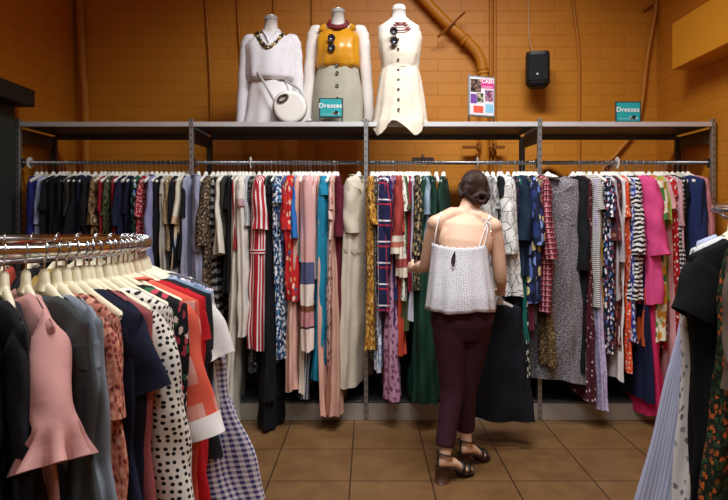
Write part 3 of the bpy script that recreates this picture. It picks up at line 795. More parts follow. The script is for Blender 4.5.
RG = [
 (-74, .03, .75, .3, floral('2a2420', ['8a6a4a', '5a3a3a', 'a88a68'], 24, .4), 'dress', 'dark brown floral dress', {}),
 (-67, .03, .9, .2, floral('17161a', ['5a4a3a', '7a3030', '3a3a4a'], 24, .38), 'dress', 'black print dress at the edge of the picture', {}),
 (-60, .035, 1.05, None, dots('d8ccb4', '1a1a1a', 30, .26, .3), 'dress', 'cream dotted dress below the black blouse', {}),
 (-55, .028, .5, .4, floral('1c2224', ['3a4446', '0f1214', '50585a'], 14, .42), 'blouse', 'black and slate blotched blouse', {}),
 (-49, .025, .55, .25, solid('202126'), 'blouse', 'charcoal blouse', {}),
 (-43.5, .03, .5, .27, solid('cf9a94'), 'blouse', 'blush pink blouse with flared ruffle cuffs', dict(flare=.036, gather=.45, a0=.054, a1=.05, amp=.012, out=-64, sb=.042, ws=.2, wb=.15, nw=.06)),
 (-38.5, .022, .5, .1, solid('4a5052'), 'blouse', 'dark slate grey vest', {}),
 (-35, .022, .52, .1, solid('8d98a4'), 'blouse', 'dull blue grey camisole', {}),
 (-32, .025, .62, .22, floral('c47a66', ['8a3a3a', 'e0a890', '6a3a30', 'd89a80'], 70, .42, .01), 'blouse', 'coral floral blouse', {}),
 (-26, .034, .52, .18, solid('181c30'), 'blouse', 'navy short-sleeved blouse', dict(a0=.1, a1=.1, out=-68, nw=.07, sb=.04)),
 (-24, .03, 1.0, None, solid('a85a5c'), 'dress', 'dusty rose dress below the navy blouse', dict(wh=.24)),
 (-17, .034, 1.05, .5, dots('e8e4da', '1c1a1c', 58, .28, .45), 'dress', 'white dress with black dots', dict(wh=.24, a0=.075, out=-78, sb=.035)),
 (-11, .034, 1.0, None, floral('14161a', ['c84a5a', 'e8d0c8', '3a6a4a', '14161a', 'a83a4a', '14161a'], 44, .38), 'dress', 'black sleeveless dress with red roses', dict(wh=.25)),
 (-5, .036, .95, .36, plaid('d4523c', 'e0998a', 'e0604a', 8, .42, 'e6b8ac'), 'shirt', 'coral and white big check shirt', dict(cuff=(.05, WHITE), collar=solid('e8705c'), amp=.012, a0=.08, a1=.068, out=-79, nw=.06, sb=.04)),
 (.5, .03, .9, .12, solid('c8222c'), 'blouse', 'bright red sleeveless blouse', {}),
 (5, .028, .55, .2, solid('22242a'), 'blouse', 'black blouse behind the red one', {}),
 (9.5, .03, .55, .2, solid('7a94b4'), 'blouse', 'soft denim blue blouse', {}),
 (11, .03, .5, .19, solid('dddcd8'), 'blouse', 'white blouse with ruffled sleeves', dict(flare=.045, gather=.2, puff=.3, out=-70)),
 (16, .045, .74, .16, GING, 'dress', 'blue and white gingham dress', dict(wh=.36, wb=.22, ww=.25, amp=.012)),
 (25, .028, .62, .5, solid('55565c'), 'cardigan', 'dark grey cardigan', {}),
 (31, .03, .7, .2, solid('d8d4c8'), 'blouse', 'off-white blouse', {}),
 (37, .03, .7, .2, floral('d8d0c8', ['8a6a9a', 'a88ab0', '6a5a80'], 30, .35), 'blouse', 'cream blouse with violet flowers', {}),
 (44, .03, .8, .2, solid('c4c0b8'), 'dress', 'pale grey dress', {}),
 (52, .03, .7, .2, solid('9a2a30'), 'blouse', 'red blouse across the ring', {}),
 (61, .03, .8, .2, solid('2a2c34'), 'dress', 'charcoal dress across the ring', {}),
 (70, .03, .7, .2, solid('e0d8c0'), 'blouse', 'cream blouse across the ring', {}),
 (80, .03, .8, .2, solid('3a4a6a'), 'dress', 'slate blue dress across the ring', {}),
 (90, .03, .7, .2, solid('a8884a'), 'blouse', 'ochre blouse across the ring', {}),
 (101, .03, .8, .2, solid('1c1c22'), 'dress', 'black dress across the ring', {}),
 (112, .03, .8, .2, solid('b84a3a'), 'dress', 'rust dress across the ring', {}),
]
for phi, w, L, sl, mat, kind, S_, ex in RG:
    ex = dict(ex); a = math.radians(phi)
    loc = (RC[0] + RR * math.cos(a), RC[1] + RR * math.sin(a), RZ2 - .0865 + .0006)
    rz = a + R.uniform(-.05, .05)
    ex.setdefault('ws', .205); ex.setdefault('nw', .085); ex.setdefault('amp', .015); ex.setdefault('dipf', .06)
    garment(kind, loc, rz, S_ + ', on the round chrome rack', kind, 'garments on the round rack', mat, L, sl, w=w, **ex)
    hanger(loc, rz, S_, 'hangers on the round rack', ARM_R)
for phi in (-29, -21, -14.5, -8, 7, 16, 28, 34, 48):     # bare hangers pushed between the clothes
    a = math.radians(phi)
    o = use(ARM_R, 'clothes_hanger'); o.location = (RC[0] + RR*math.cos(a), RC[1] + RR*math.sin(a), RZ2 - .0865); o.rotation_euler = (0, 0, a)
    setp(o, 'bare cream plastic hanger pushed between clothes on the round chrome rack', 'hanger', 'bare hangers on the round rack'); use(HOOK_R, 'hook', o)

RC2 = (1.60, 1.93)
round_rack(RC2[0], RC2[1], 1.46, .40, 'round chrome clothes rack by the side wall holding the black tee')
RG2 = [
 (188, .035, .98, .17, solid('0f1012'), 'dress', 'black tee dress with cap sleeves', dict(a0=.1, a1=.105, wh=.2, ws=.205, out=-64, sb=.045)),
 (183, .03, .95, None, floral('e2e2e0', ['7a8088', 'e2e2e0', '9aa0a4', 'e2e2e0'], 34, .3), 'dress', 'white dress with grey sprigs', dict(ws=.16, wb=.2, wh=.235, nw=.05)),
 (177, .034, .98, None, stripes('a4aed0', 'c6cce4', 120), 'dress', 'pale blue pinstriped dress', dict(ws=.11, wb=.145, ww=.19, wh=.33, nw=.05)),
 (196.5, .04, .95, None, floral('142014', ['b85c28', '2a4a2a', '7a4420', '2a4426', '1c301c'], 52, .4), 'dress', 'dark green dress with orange flowers', dict(ws=.14, wb=.17, wh=.24)),
 (201, .035, .45, .3, solid('6a5a50'), 'blouse', 'taupe blouse with wide sleeve', dict(a0=.09, a1=.1)),
]
for phi, w, L, sl, mat, kind, S_, ex in RG2:
    ex = dict(ex); a = math.radians(phi)
    loc = (RC2[0] + .40 * math.cos(a), RC2[1] + .40 * math.sin(a), 1.46 - .0865 + .0006)
    garment(kind, loc, a, S_ + ', on the rack by the side wall', kind, 'garments on the rack by the side wall', mat, L, sl, w=w, **ex)
    hg = hanger(loc, a, S_, 'hangers on the rack by the side wall', ARM_R)
    hg.scale = (min(1, ex.get('ws', .19) / .2), 1, 1)

# ------------------------------------------------------------------ mannequins and what they wear
FORM = plain('d9d4cc', .5)
def mannequin(px, Y, ztop, zsh, label, cap=metal('d6d6d4', .35, .55), arms=True, hw=.185):
    e = empty('mannequin', (X_at(px, Y), Y, 2.095), 0, label, 'mannequin')
    b = 2.095
    pts = [(0, 0, .0), (0, 0, .02), (0, .0, .22), (0, 0, .40), (0, -.005, .56), (0, 0, zsh - b - .02), (0, .005, zsh - b + .02), (0, 0, zsh - b + .05), (0, 0, ztop - b - .03)]
    rad = [(.145, .1), (.15, .105), (.16, .11), (.115, .085), (.15, .10), (hw - .02, .065), (.09, .055), (.052, .05), (.046, .046)]
    MB().loft(pts, rad, 28, (0, 1, 0)).build('torso', FORM, e)
    if cap:
        MB().loft([(0, 0, ztop - b - .032), (0, 0, ztop - b - .01), (0, 0, ztop - b)], [.05, .05, .036], 24).build('neck_cap', cap, e)
    else:
        MB().loft([(0, 0, ztop - b - .04), (0, 0, ztop - b - .02), (0, 0, ztop - b - .005), (0, 0, ztop - b)], [.047, .05, .04, .015], 24).build('neck_cap', FORM, e)
    return e
def worn(mb_rows, name, mat, e, power=.85, n=48, amp=.004, nf=14, seed=1, drop=None):
    """mb_rows: (z, half width, half depth, y shift)"""
    rg = random.Random(seed); rows, vv = [], []
    zs = [r[0] for r in mb_rows]; N = 22
    ts = np.linspace(0, 1, N); idx = np.linspace(0, 1, len(mb_rows))
    I = lambda k: np.interp(ts, idx, [r[k] for r in mb_rows])
    Z, W, D, Yo = I(0), I(1), I(2), I(3)
    p1, p2 = rg.uniform(0, 6), rg.uniform(0, 6)
    for i in range(N):
        ring = []
        f = i / (N - 1)
        for j in range(n):
            a = 2*PI*j/n; c, s = math.cos(a), math.sin(a)
            q = amp * (.25 + f) * (math.sin(nf*a + p1 + 2*f) + .6*math.sin(5*a + 9*f + p2))
            dz = 0
            if drop and f > .85: dz = drop(a) * (f - .85) / .15
            ring.append((W[i] * math.copysign(abs(c)**power, c) + q*c, Yo[i] + D[i] * math.copysign(abs(s)**power, s) + q*s, Z[i] + dz))
        rows.append(ring); vv.append([Z[i]] * n)
    return MB().grid(rows, ([.8 * j / n for j in range(n + 1)], vv)).build(name, mat, e)
def arm_sleeve(side, x0, z0, z1, mat, e, a=.048, y0=0.0, dx=.03, flare=.0, b=.04):
    pts = [(side*(x0 - .05), y0 + .0, z0 + .012), (side * x0, y0, z0 - .02), (side * (x0 + .018), y0 - .005, z0 - .09), (side * (x0 + .018 + dx*.5), y0 - .015, (z0 + z1) / 2), (side * (x0 + .018 + dx), y0 - .02, z1 + .05), (side * (x0 + .018 + dx), y0 - .02, z1)]
    pts = catmull(pts, 5); k = len(pts)
    rad = [(np.interp(i / (k-1), [0, .12, .3, .85, 1], [.035, .055, a, a*.85, a*.85 + flare]) * (1 + .06*math.sin(i*1.9)), b * np.interp(i / (k-1), [0, .12, 1], [.9, 1.2, 1])) for i in range(k)]
    return MB().loft(pts, rad, 20, (0, 1, 0), False).build('sleeve', mat, e)
Y1 = 4.40
# first: white shirt, shorts, chain, round bag
m = mannequin(271, Y1, Z_at(16, Y1), Z_at(37, Y1), 'silver-capped mannequin in white shirt and shorts on the shelf')
WL = solid('e9e6ea', .8)
e = empty('shirt', (X_at(271, Y1), Y1, 2.095), 0, 'loose white long-sleeved shirt worn by the mannequin with chain necklace', 'shirt')
worn([(.70, .062, .06, 0), (.675, .13, .07, 0), (.645, .185, .08, 0), (.60, .195, .1, -.005), (.5, .178, .115, -.012), (.42, .175, .12, -.018), (.36, .172, .122, -.02), (.335, .15, .112, -.01)], 'body', WL, e, amp=.006, nf=9, seed=3)
for s in (1, -1): arm_sleeve(s, .165, .655, .0, WL, e, .05, 0, .03)
MB().loft(catmull([(-.075, .02, .70), (-.06, -.04, .705), (-.02, -.075, .65), (0, -.095, .60)], 4), (.022, .004), 8, (1, 0, 0)).build('collar', WL, e)
MB().loft(catmull([(.075, .02, .70), (.06, -.04, .705), (.02, -.075, .65), (.0, -.095, .60)], 4), (.022, .004), 8, (1, 0, 0)).build('collar', WL, e)
e = empty('shorts', (X_at(271, Y1), Y1, 2.095), 0, 'white shorts on the mannequin with the round bag', 'shorts')
worn([(.40, .135, .1, 0), (.33, .155, .112, 0), (.2, .178, .12, 0), (.1, .188, .125, 0), (.01, .2, .13, 0)], 'shorts_body', solid('efecec', .8), e, amp=.007, nf=8, seed=8)
MB().loft([(0, 0, .34), (0, 0, .37), (0, 0, .40)], (.158, .116), 32, (0, 1, 0), False).build('waistband', WL, e)
def beads(pts, r, mats, e, part='bead', sc=None):
    for i, q in enumerate(pts):
        MB().ball(q, r if not sc else sc(i), 10, 6).build(part, mats[i % len(mats)], e)
e = empty('necklace', (X_at(271, Y1), Y1, 2.095), 0, 'chunky black and gold chain necklace over the white shirt', 'necklace')
cv = catmull([(-.10, -.03, .70), (-.085, -.07, .66), (-.045, -.105, .60), (0, -.118, .565), (.045, -.105, .60), (.085, -.07, .66), (.10, -.03, .70)], 4)
GOLD = metal('c8b070', .3)
for i in range(len(cv) - 1):
    c = (cv[i] + cv[i+1]) / 2; t = (cv[i+1] - cv[i]).normalized(); sd = t.cross(Vector((0, 1, 0))).normalized()
    if i % 2: sd = (sd * .4 + Vector((0, 1, 0)) * .9).normalized()
    pts = [c + t * (.019 * math.cos(a)) + sd * (.011 * math.sin(a)) for a in [2*PI*k/14 for k in range(14)]]
    MB().loft(pts, .0042, 8, tuple(t.cross(sd)), False, True).build('chain_link', (BLK, GOLD)[(i // 2) % 2], e)
e = empty('handbag', at(290, 121.5, 4.24), .12, 'round white handbag with dark oval handle leaning on the white-shirted mannequin', 'handbag')
e.location.z = 2.099
BAGM = plain('ece8df', .45)
rings = []
for y, r in ((-.034, .09), (-.034, .108), (-.024, .118), (.024, .118), (.034, .108), (.034, .09)):
    rings.append([(r * math.cos(2*PI*j/48), y, .118 + r * math.sin(2*PI*j/48)) for j in range(48)])
MB().grid(rings, None, True, True, True).build('pouch', BAGM, e, True, 50)
MB().loft([(.119*math.cos(2*PI*j/48), 0, .118 + .119*math.sin(2*PI*j/48)) for j in range(48)], .006, 8, (0, 1, 0), False, True).build('piping', plain('8f8d88', .5), e)
c0 = Vector((-.05, -.04, .175))
MB().loft([c0 + Vector((math.cos(.55)*.038*math.cos(a) - math.sin(.55)*.02*math.sin(a), 0, math.sin(.55)*.038*math.cos(a) + math.cos(.55)*.02*math.sin(a))) for a in [2*PI*k/28 for k in range(28)]], .008, 8, (0, 1, 0), False, True).build('handle', plain('4a4038', .4), e)
MB().loft([c0 + Vector((0, .003, 0)), c0 + Vector((0, .008, 0))], [(.03, .016), (.03, .016)], 20, (-.52, 0, .85)).build('cutout', plain('9d948c', .6), e)
MB().loft(catmull([(-.11, 0, .16), (-.16, -.0, .25), (-.21, .03, .34), (-.24, .08, .40), (-.2, .12, .42), (-.1, .09, .36), (.05, .04, .27), (.09, 0, .2)], 5), (.009, .003), 8, (0, 1, 0)).build('strap', plain('a8a5a0', .4), e)
# second: satin blouse, skirt, cardigan
Y2 = 4.42
m = mannequin(338, Y2, Z_at(9, Y2), Z_at(33, Y2), 'silver-capped mannequin in satin blouse and sage skirt on the shelf')
SAT = solid('cf8f1e', .32, .6)
X2 = X_at(338, Y2)
e = empty('blouse', (X2, Y2, 2.095), 0, 'mustard satin sleeveless blouse on the middle mannequin', 'blouse')
worn([(.735, .10, .062, 0), (.705, .15, .075, 0), (.66, .162, .1, -.01), (.58, .155, .125, -.02), (.5, .162, .125, -.015), (.455, .168, .118, -.01), (.43, .15, .105, 0)], 'body', SAT, e, amp=.007, nf=11, seed=5)
for s in (1, -1): MB().loft([(s*.085, .0, .765), (s*.10, -.02, .752), (s*.115, -.055, .715)], (.028, .006), 10, (0, 1, 0)).build('shoulder_strap', SAT, e)
SAGE = solid('aaa694', .85)
e = empty('skirt', (X2, Y2, 2.095), 0, 'sage grey button-front skirt on the middle mannequin', 'skirt')
worn([(.46, .150, .105, 0), (.40, .16, .115, 0), (.28, .182, .125, -.005), (.15, .188, .13, -.005), (.0, .192, .135, -.005)], 'body', SAGE, e, amp=.003, nf=7, seed=9)
MB().loft([(0, 0, .425), (0, 0, .445), (0, 0, .468)], (.156, .111), 32, (0, 1, 0), False).build('waistband', SAGE, e)
for z in (.445, .385, .29, .195, .1): MB().loft([(-.0, -.112 - .02 * (.45 - z) / .3, z), (-.0, -.125 - .02 * (.45 - z) / .3, z)], .012, 14, (0, 0, 1)).build('button', plain('57524a', .4), e)
e = empty('cardigan', (X2, Y2, 2.095), 0, 'cream cardigan draped over the shoulders of the satin blouse mannequin', 'cardigan')
CRM = solid('e8e0d8', .9)
for s in (1, -1):
    arm_sleeve(s, .175, .735, .05, CRM, e, .047, .02, .04, .02)
worn([(.765, .09, .05, .02), (.74, .16, .06, .03), (.69, .185, .07, .045), (.5, .17, .07, .075), (.2, .17, .06, .1), (.02, .17, .06, .1)], 'back_drape', CRM, e, amp=.004, seed=2)
e = empty('necklace', (X2, Y2, 2.095), 0, 'burgundy bead necklace over the satin blouse', 'necklace')
for row, (dz, dr) in enumerate(((0, 0), (-.014, .007))):
    pts = [Vector(((.066 + dr) * math.sin(a), -.012 - (.07 + dr) * math.cos(a), .79 + dz - .05 * math.cos(a))) for a in [math.radians(-105 + 210 * k / 22) for k in range(23)]]
    beads(pts, .0105, [plain('6a1420', .35), plain('7d1a26', .35)], e)
def sunglasses(loc, label, rot):
    e = empty('sunglasses', loc, 0, label, 'sunglasses', rot=rot)
    fm = plain('1a1414', .25)
    for s in (1, -1):
        c = Vector((s * .034, 0, 0))
        ring = [c + Vector((.027 * math.cos(a), 0, .025 * math.sin(a))) for a in [2*PI*k/24 for k in range(24)]]
        MB().loft(ring, .0035, 8, (0, 1, 0), False, True).build('rim', fm, e)
        MB().loft([c + Vector((0, -.0015, 0)), c + Vector((0, .0015, 0))], [(.026, .024), (.026, .024)], 24, (0, 0, 1)).build('lens', plain('2c2a30', .08, 0, .8), e)
        MB().loft([(s*.061, 0, .008), (s*.066, .02, .008), (s*.064, .06, .004)], .003, 6, (0, 0, 1)).build('temple_arm', fm, e)
    MB().loft(catmull([(-.01, 0, .006), (0, -.002, .011), (.01, 0, .006)], 3), .003, 6, (0, 1, 0)).build('bridge', fm, e)
    return e
sunglasses((X2 - .04, Y2 - .155, 2.095 + .595), 'dark sunglasses hooked vertically on the satin blouse', (0, PI/2, 0))
# third: cream button dress spilling over the shelf edge
Y3 = 4.27
m = mannequin(399, Y3, Z_at(5, Y3), Z_at(24, Y3), 'cream round-topped mannequin in button dress at the shelf edge', None, hw=.17)
X3 = X_at(400, Y3)
DR = solid('ddd0bc', .85)
e = empty('dress', (X3, Y3, 2.095), 0, 'cream sleeveless button-front dress spilling over the shelf edge', 'dress')
worn([(.70, .09, .06, 0), (.675, .15, .068, 0), (.62, .16, .095, -.005), (.5, .145, .115, -.012), (.43, .134, .108, -.008), (.40, .132, .105, -.005)], 'bodice', DR, e, amp=.003, nf=8, seed=4)
worn([(.405, .134, .107, -.005), (.33, .152, .12, -.012), (.2, .168, .135, -.02), (.1, .182, .15, -.02), (.02, .196, .165, -.025), (.006, .205, .175, -.028)], 'skirt', DR, e, amp=.008, nf=13, seed=6,
     drop=lambda a: -.0 if math.sin(a) > -.35 else -.105 * (.5 + .5 * math.sin(5 * a + 1)))
MB().loft([(0, -.005, .395), (0, -.005, .405), (0, -.005, .415)], (.138, .112), 32, (0, 1, 0), False).build('waist_seam', DR, e)
for k in range(8):
    z = .585 - k * .072
    y = np.interp(z, [.0, .2, .40, .5, .6], [-.195, -.155, -.108, -.125, -.11]) - .008
    MB().loft([(-.02, y + .012, z), (-.02, y - .002, z)], .009, 12, (0, 0, 1)).build('button', plain('4a4038', .4), e)
e = empty('necklace', (X3, Y3, 2.095), 0, 'red strand necklace on the cream dress mannequin', 'necklace')
for i, (r_, dz) in enumerate(((.058, 0), (.068, -.02), (.078, -.04), (.086, -.062))):
    pts = [Vector((r_ * math.sin(a), -.005 - (r_ + .015) * math.cos(a), .735 + dz * math.cos(a / 1.2) - .02 * math.cos(a))) for a in [math.radians(-110 + 220 * k / 24) for k in range(25)]]
    MB().loft(pts, .0052, 8, (0, 0, 1)).build('strand', (plain('a02834', .4), plain('7c2030', .4), plain('c8a0a0', .4), plain('8c1c2c', .4))[i], e)
sunglasses((X3 - .05, Y3 - .145, 2.095 + .60), 'dark round sunglasses hooked on the cream button dress', (0, PI/2 - .05, 0))

# signs
def sign(px, Y, label, wd, ht, py_top, rz=0.0):
    zt = Z_at(py_top, Y); zb = zt - ht
    e = empty('sign', (X_at(px, Y), Y, 2.095), rz, label, 'sign')
    h0 = zb - 2.095
    MB().box((-wd/2, -.004, h0), (wd/2, .006, h0 + ht), .002).build('frame', plain('2f3a3a', .5), e, False)
    MB().box((-wd/2+.009, -.006, h0+.009), (wd/2-.009, -.0035, h0 + ht-.009)).build('panel', plain('1fa0a4', .5), e, False)
    lettering('Dresses', .047, WHITE, 'lettering', e, (-.004, -.0068, h0 + ht * .6), bold=.0008)
    for k in range(5): pass
    MB().box((-wd/2+.02, -.0066, h0+.022), (wd/2-.07, -.0055, h0+.026)).build('rule_line', plain('8fd0d0', .5), e, False)
    MB().loft([(wd*.22, -.0056, h0+.034), (wd*.22, -.0075, h0+.034)], .014, 14, (0, 0, 1)).build('emblem', BLK, e)
    MB().loft([(wd*.12, -.0056, h0+.03), (wd*.12, -.0075, h0+.03)], (.013, .009), 14, (0, 0, 1)).build('emblem', plain('d8d8b8', .5), e)
    MB().loft([(wd*.32, -.0056, h0+.03), (wd*.32, -.0075, h0+.03)], .007, 12, (0, 0, 1)).build('emblem', WHITE, e)
    for s in (1, -1): MB().box((s*wd/2-.006 - .006*s, -.003, -.0), (s*wd/2+.006 - .006*s, .004, h0)).build('leg', plain('4a5252', .5), e, False)
    return e
sign(331, 4.19, 'teal sign lettered Dresses standing before the sage skirt', .172, .140, 98)
sign(628, 4.19, 'teal sign lettered Dresses standing alone on the shelf by the duct', .182, .148, 101.5)
PZ = 1.43 + (217 - 117) * 4.22 / F
e = empty('poster_stand', (X_at(481.5, 4.22), 4.22, 2.095), .36, 'grey framed poster with CASH heading standing on the shelf', 'poster')
h0 = PZ - 2.095; WP, HP = .222, .292
MB().box((-WP/2, -.006, h0), (WP/2, .006, h0 + HP), .003).build('frame', metal('9a9c9c', .45, .6), e, False)
MB().box((-WP/2+.012, -.008, h0+.012), (WP/2-.012, -.0055, h0+HP-.012)).build('poster_sheet', plain('e6e3e6', .5), e, False)
def pic(x0, x1, z0, z1, mat, nm='picture_block'):
    MB().box((-WP/2+.012 + x0*(WP-.024), -.0088, h0+.012 + z0*(HP-.024)), (-WP/2+.012 + x1*(WP-.024), -.0075, h0+.012 + z1*(HP-.024))).build(nm, mat, e, False)
pic(.46, 1, .72, .97, plain('d8388a', .5), 'heading_block')
pic(.02, .45, .60, .95, camo(['1c1a1c', '4a3a34', '8a6a5a', '2a2a2c', 'c8a894'], 22))
pic(.02, .28, .30, .55, plain('7a4aa0', .5)); pic(.29, .55, .34, .58, camo(['2a3a2a', '5a6a4a', 'c8b8a0', '3a3a3a', 'e0d8c8'], 26))
pic(.62, .98, .38, .68, camo(['8a2a4a', '3a4a7a', 'c88a9a', '2a2a3a', 'd8c0b8'], 30))
pic(.14, .55, .06, .24, plain('e8604a', .5)); pic(.64, .97, .08, .30, plain('8cc8e0', .5))
lettering('CASH', .038, WHITE, 'lettering', e, (WP*.215, -.0092, h0 + HP*.87), bold=.0012)
for z in (.765, .735): pic(.5, .96, z, z + .016, plain('f4c8dc', .5), 'text_line')
for s in (1, -1): MB().box((s*WP/2 - .008*s - .006, -.004, -.0), (s*WP/2 - .008*s + .006, .004, h0)).build('leg', STEEL, e, False)

# ------------------------------------------------------------------ the woman
def skin_mat():
    t = NT('skin', .5, 0, .4); n = t.noise(t.obj(), 7, 4)['Fac']
    t.b.inputs['Subsurface Weight'].default_value = .12
    t.b.inputs['Subsurface Radius'].default_value = (.02, .008, .004)
    return t.col(t.mix(n, lin('dcb092'), lin('e8c4a8')))
SKIN = skin_mat()
YH = 3.32
HX = .535
pr = empty('person', (HX, YH, 0), 0, 'woman seen from behind in white camisole and plum trousers browsing the rack', 'person')
def rel(v): return Vector(v) - Vector((HX, YH, 0))
hipL, hipR = rel((.455, 3.32, .90)), rel((.615, 3.33, .90))
kneL, kneR = rel(at(452, 392, 3.27)), rel(at(465, 390, 3.36))
ankL, ankR = rel(at(445, 455, 3.19)), rel(at(466, 438, 3.37))
shL, shR = rel(at(436, 224, 3.43)), rel(at(493, 227, 3.42))
elL, elR = rel(at(425.5, 265, 3.52)), rel(at(500, 276, 3.43))
wrL, wrR = rel(at(413.5, 269, 3.72)), rel(at(501.5, 289, 3.58))
nk = rel(at(466, 214, 3.46)); hd = rel(at(474, 190.5, 3.52))
b = MB()
c = lambda px, py, Y: rel(at(px - 1.0, py, Y))
# torso
tp = [c(463, 335, 3.33), c(463, 318, 3.32), c(462.5, 300, 3.325), c(462, 283, 3.34), c(463, 265, 3.365), c(465, 245, 3.40), c(466.5, 228, 3.43), c(467, 219, 3.445)]
b.loft(tp, [(.12, .09), (.165, .115), (.16, .11), (.125, .095), (.132, .1), (.152, .105), (.15, .085), (.085, .06)], 28, (0, 1, 0), True, power=.92)
# shoulders: trapezius to deltoid
for s_, e_ in ((shL, elL), (shR, elR)):
    b.loft([nk + Vector((0, 0, -.01)), nk.lerp(s_, .45) + Vector((0, 0, .016)), s_], [.05, .053, .05], 14, (0, 1, 0))
    b.ball(s_, .053)
    b.ball(s_.lerp(tp[5], .42) + Vector((0, -.045, -.045)), (.06, .035, .08))       # shoulder blades
# arms
def limb(pts, rad): b.loft(catmull(pts, 4), [r for r in np.interp(np.linspace(0, 1, (len(pts)-1)*4+1), np.linspace(0, 1, len(pts)), rad)], 14, (0, 1, .2))
limb([shL, shL.lerp(elL, .35) + Vector((-.006, 0, 0)), elL, elL.lerp(wrL, .35), wrL], [.047, .044, .037, .037, .025])
limb([shR, shR.lerp(elR, .35) + Vector((.008, 0, 0)), elR, elR.lerp(wrR, .35), wrR], [.047, .045, .038, .037, .025])
def hand(w, dirv, side_ax, curl, thumb_side):
    d = dirv.normalized(); sx = (side_ax - d * side_ax.dot(d)).normalized(); n = d.cross(sx)
    pal = w + d * .075
    b.loft([w, w + d * .03, pal, pal + d * .012], [(.022, .018), (.03, .016), (.036, .014), (.034, .011)], 14, tuple(n))
    for k, (o_, ln) in enumerate(((-.027, .062), (-.009, .072), (.009, .068), (.027, .054))):
        p0 = pal + sx * o_ - d * .012; a = 0; pts = [p0]
        for q in range(3):
            a += curl * (.5 if q == 0 else 1)
            pts.append(pts[-1] + (d * math.cos(a) + n * math.sin(a)) * (ln * (.42, .33, .25)[q] + (.012 if q == 0 else 0)))
        b.loft(pts, [.0095, .009, .0085, .0065], 10, tuple(sx))
    t0 = w + d * .02 + sx * (.022 * thumb_side)
    pts = [t0, t0 + d * .025 + sx * .022 * thumb_side + n * .008, t0 + d * .052 + sx * .026 * thumb_side + n * .022, t0 + d * .07 + sx * .02 * thumb_side + n * .034]
    b.loft(pts, [.013, .0115, .010, .0075], 10, tuple(n))
hand(wrL, Vector((-.06, .2, .01)), Vector((0, .1, 1)), .45, 1)
hand(wrR, Vector((.015, .17, -.10)), Vector((-1, .1, 0)), .75, 1)
# neck and head
fd = Vector((.10, .9, -.35)).normalized()        # where she looks: down at the rail
b.loft([tp[6], nk, nk.lerp(hd, .55)], [(.075, .06), (.054, .052), (.05, .052)], 16, (0, 1, 0))
b.ball(hd + Vector((0, -.0, .02)), (.073, .09, .095), 20, 14)
b.ball(hd + fd * .035 + Vector((0, 0, -.055)), (.05, .06, .06), 16, 10)
b.loft([hd + fd * .085 + Vector((0, 0, .0)), hd + fd * .108 + Vector((0, 0, -.03)), hd + fd * .09 + Vector((0, 0, -.042))], [.008, .013, .009], 8)
for s in (1, -1): b.ball(hd + Vector((s * .076, .0, -.012)), (.01, .02, .03), 10, 8)
# legs
limb([hipL, hipL.lerp(kneL, .4), kneL, kneL.lerp(ankL, .3), ankL], [.085, .075, .05, .048, .033])
limb([hipR, hipR.lerp(kneR, .4), kneR, kneR.lerp(ankR, .3), ankR], [.085, .075, .05, .048, .033])
def foot_dir(a): return Vector((math.sin(a), math.cos(a), 0))
FEET = ((ankL, foot_dir(math.radians(58))), (ankR, foot_dir(math.radians(50))))
for an, fdv in FEET:
    g = Vector((an.x, an.y, 0))
    heel = g - fdv * .035 + Vector((0, 0, .112)); mid = g + fdv * .06 + Vector((0, 0, .09)); ballf = g + fdv * .125 + Vector((0, 0, .042)); toe = g + fdv * .175 + Vector((0, 0, .036))
    b.loft([an + Vector((0, 0, .02)), g + Vector((0, 0, .125))], [.033, .036], 12)
    b.loft([heel - fdv*.012, heel, mid, ballf, toe], [(.016, .02), (.029, .026), (.031, .026), (.038, .018), (.034, .012)], 14, (0, 0, 1))
    sx = fdv.cross(Vector((0, 0, 1)))
    for k, o_ in enumerate((-.028, -.013, .001, .014, .026)):
        q = toe + sx * o_ - fdv * (.004 + .006 * abs(k - 1)) + Vector((0, 0, -.002))
        b.loft([q - fdv*.015, q + fdv * .008, q + fdv * .014], [.0095, .009, .005], 8, (0, 0, 1))
solidify(b, 'body', SKIN, pr, .0065, 5, .5)
# eyes and mouth
for s in (1, -1): MB().ball(hd + fd * .078 + Vector((s * .03, 0, .015)), (.012, .006, .007), 10, 6).build('eye', plain('e8e4e0', .3), pr)
MB().ball(hd + fd * .088 + Vector((0, -.004, -.068)), (.02, .006, .006), 10, 6).build('mouth', plain('b06a62', .5), pr)
# trousers
b = MB()
zc = lambda k: Vector((0, 0, k))
b.loft([c(463, 336, 3.33), c(463, 322, 3.322), c(462.5, 310, 3.32), c(462.5, 300, 3.325)], [(.14, .11), (.178, .128), (.172, .12), (.158, .112)], 28, (0, 1, 0), True, power=.9)
for h_, k_, a_, rr_ in ((hipL, kneL, ankL, -1), (hipR, kneR, ankR, 1)):
    cf = a_ + Vector((0, .01, .04))
    pts = catmull([h_ + zc(.0), h_.lerp(k_, .33), h_.lerp(k_, .7), k_, k_.lerp(cf, .5), cf], 5)
    rd = np.interp(np.linspace(0, 1, len(pts)), [0, .2, .4, .6, .8, 1], [.1, .094, .077, .066, .058, .052])
    b.loft(pts, [(r * (1 + .02*math.sin(i*1.7)), r * 1.02) for i, r in enumerate(rd)], 20, (0, 1, 0))
tr = solidify(b, 'trousers', (lambda t: t.col(t.mix(t.noise(t.obj(), 12, 3)['Fac'], lin('331721'), lin('43202c'))))(NT('trouser_cloth', .85, 0, .2)), pr, .008, 4, .5)
MB().loft([c(462.5, 303, 3.325), c(462.5, 299, 3.325), c(462.5, 296, 3.326)], (.166, .12), 32, (0, 1, 0), False, power=.9).build('waistband', solid('3a1a25'), tr)
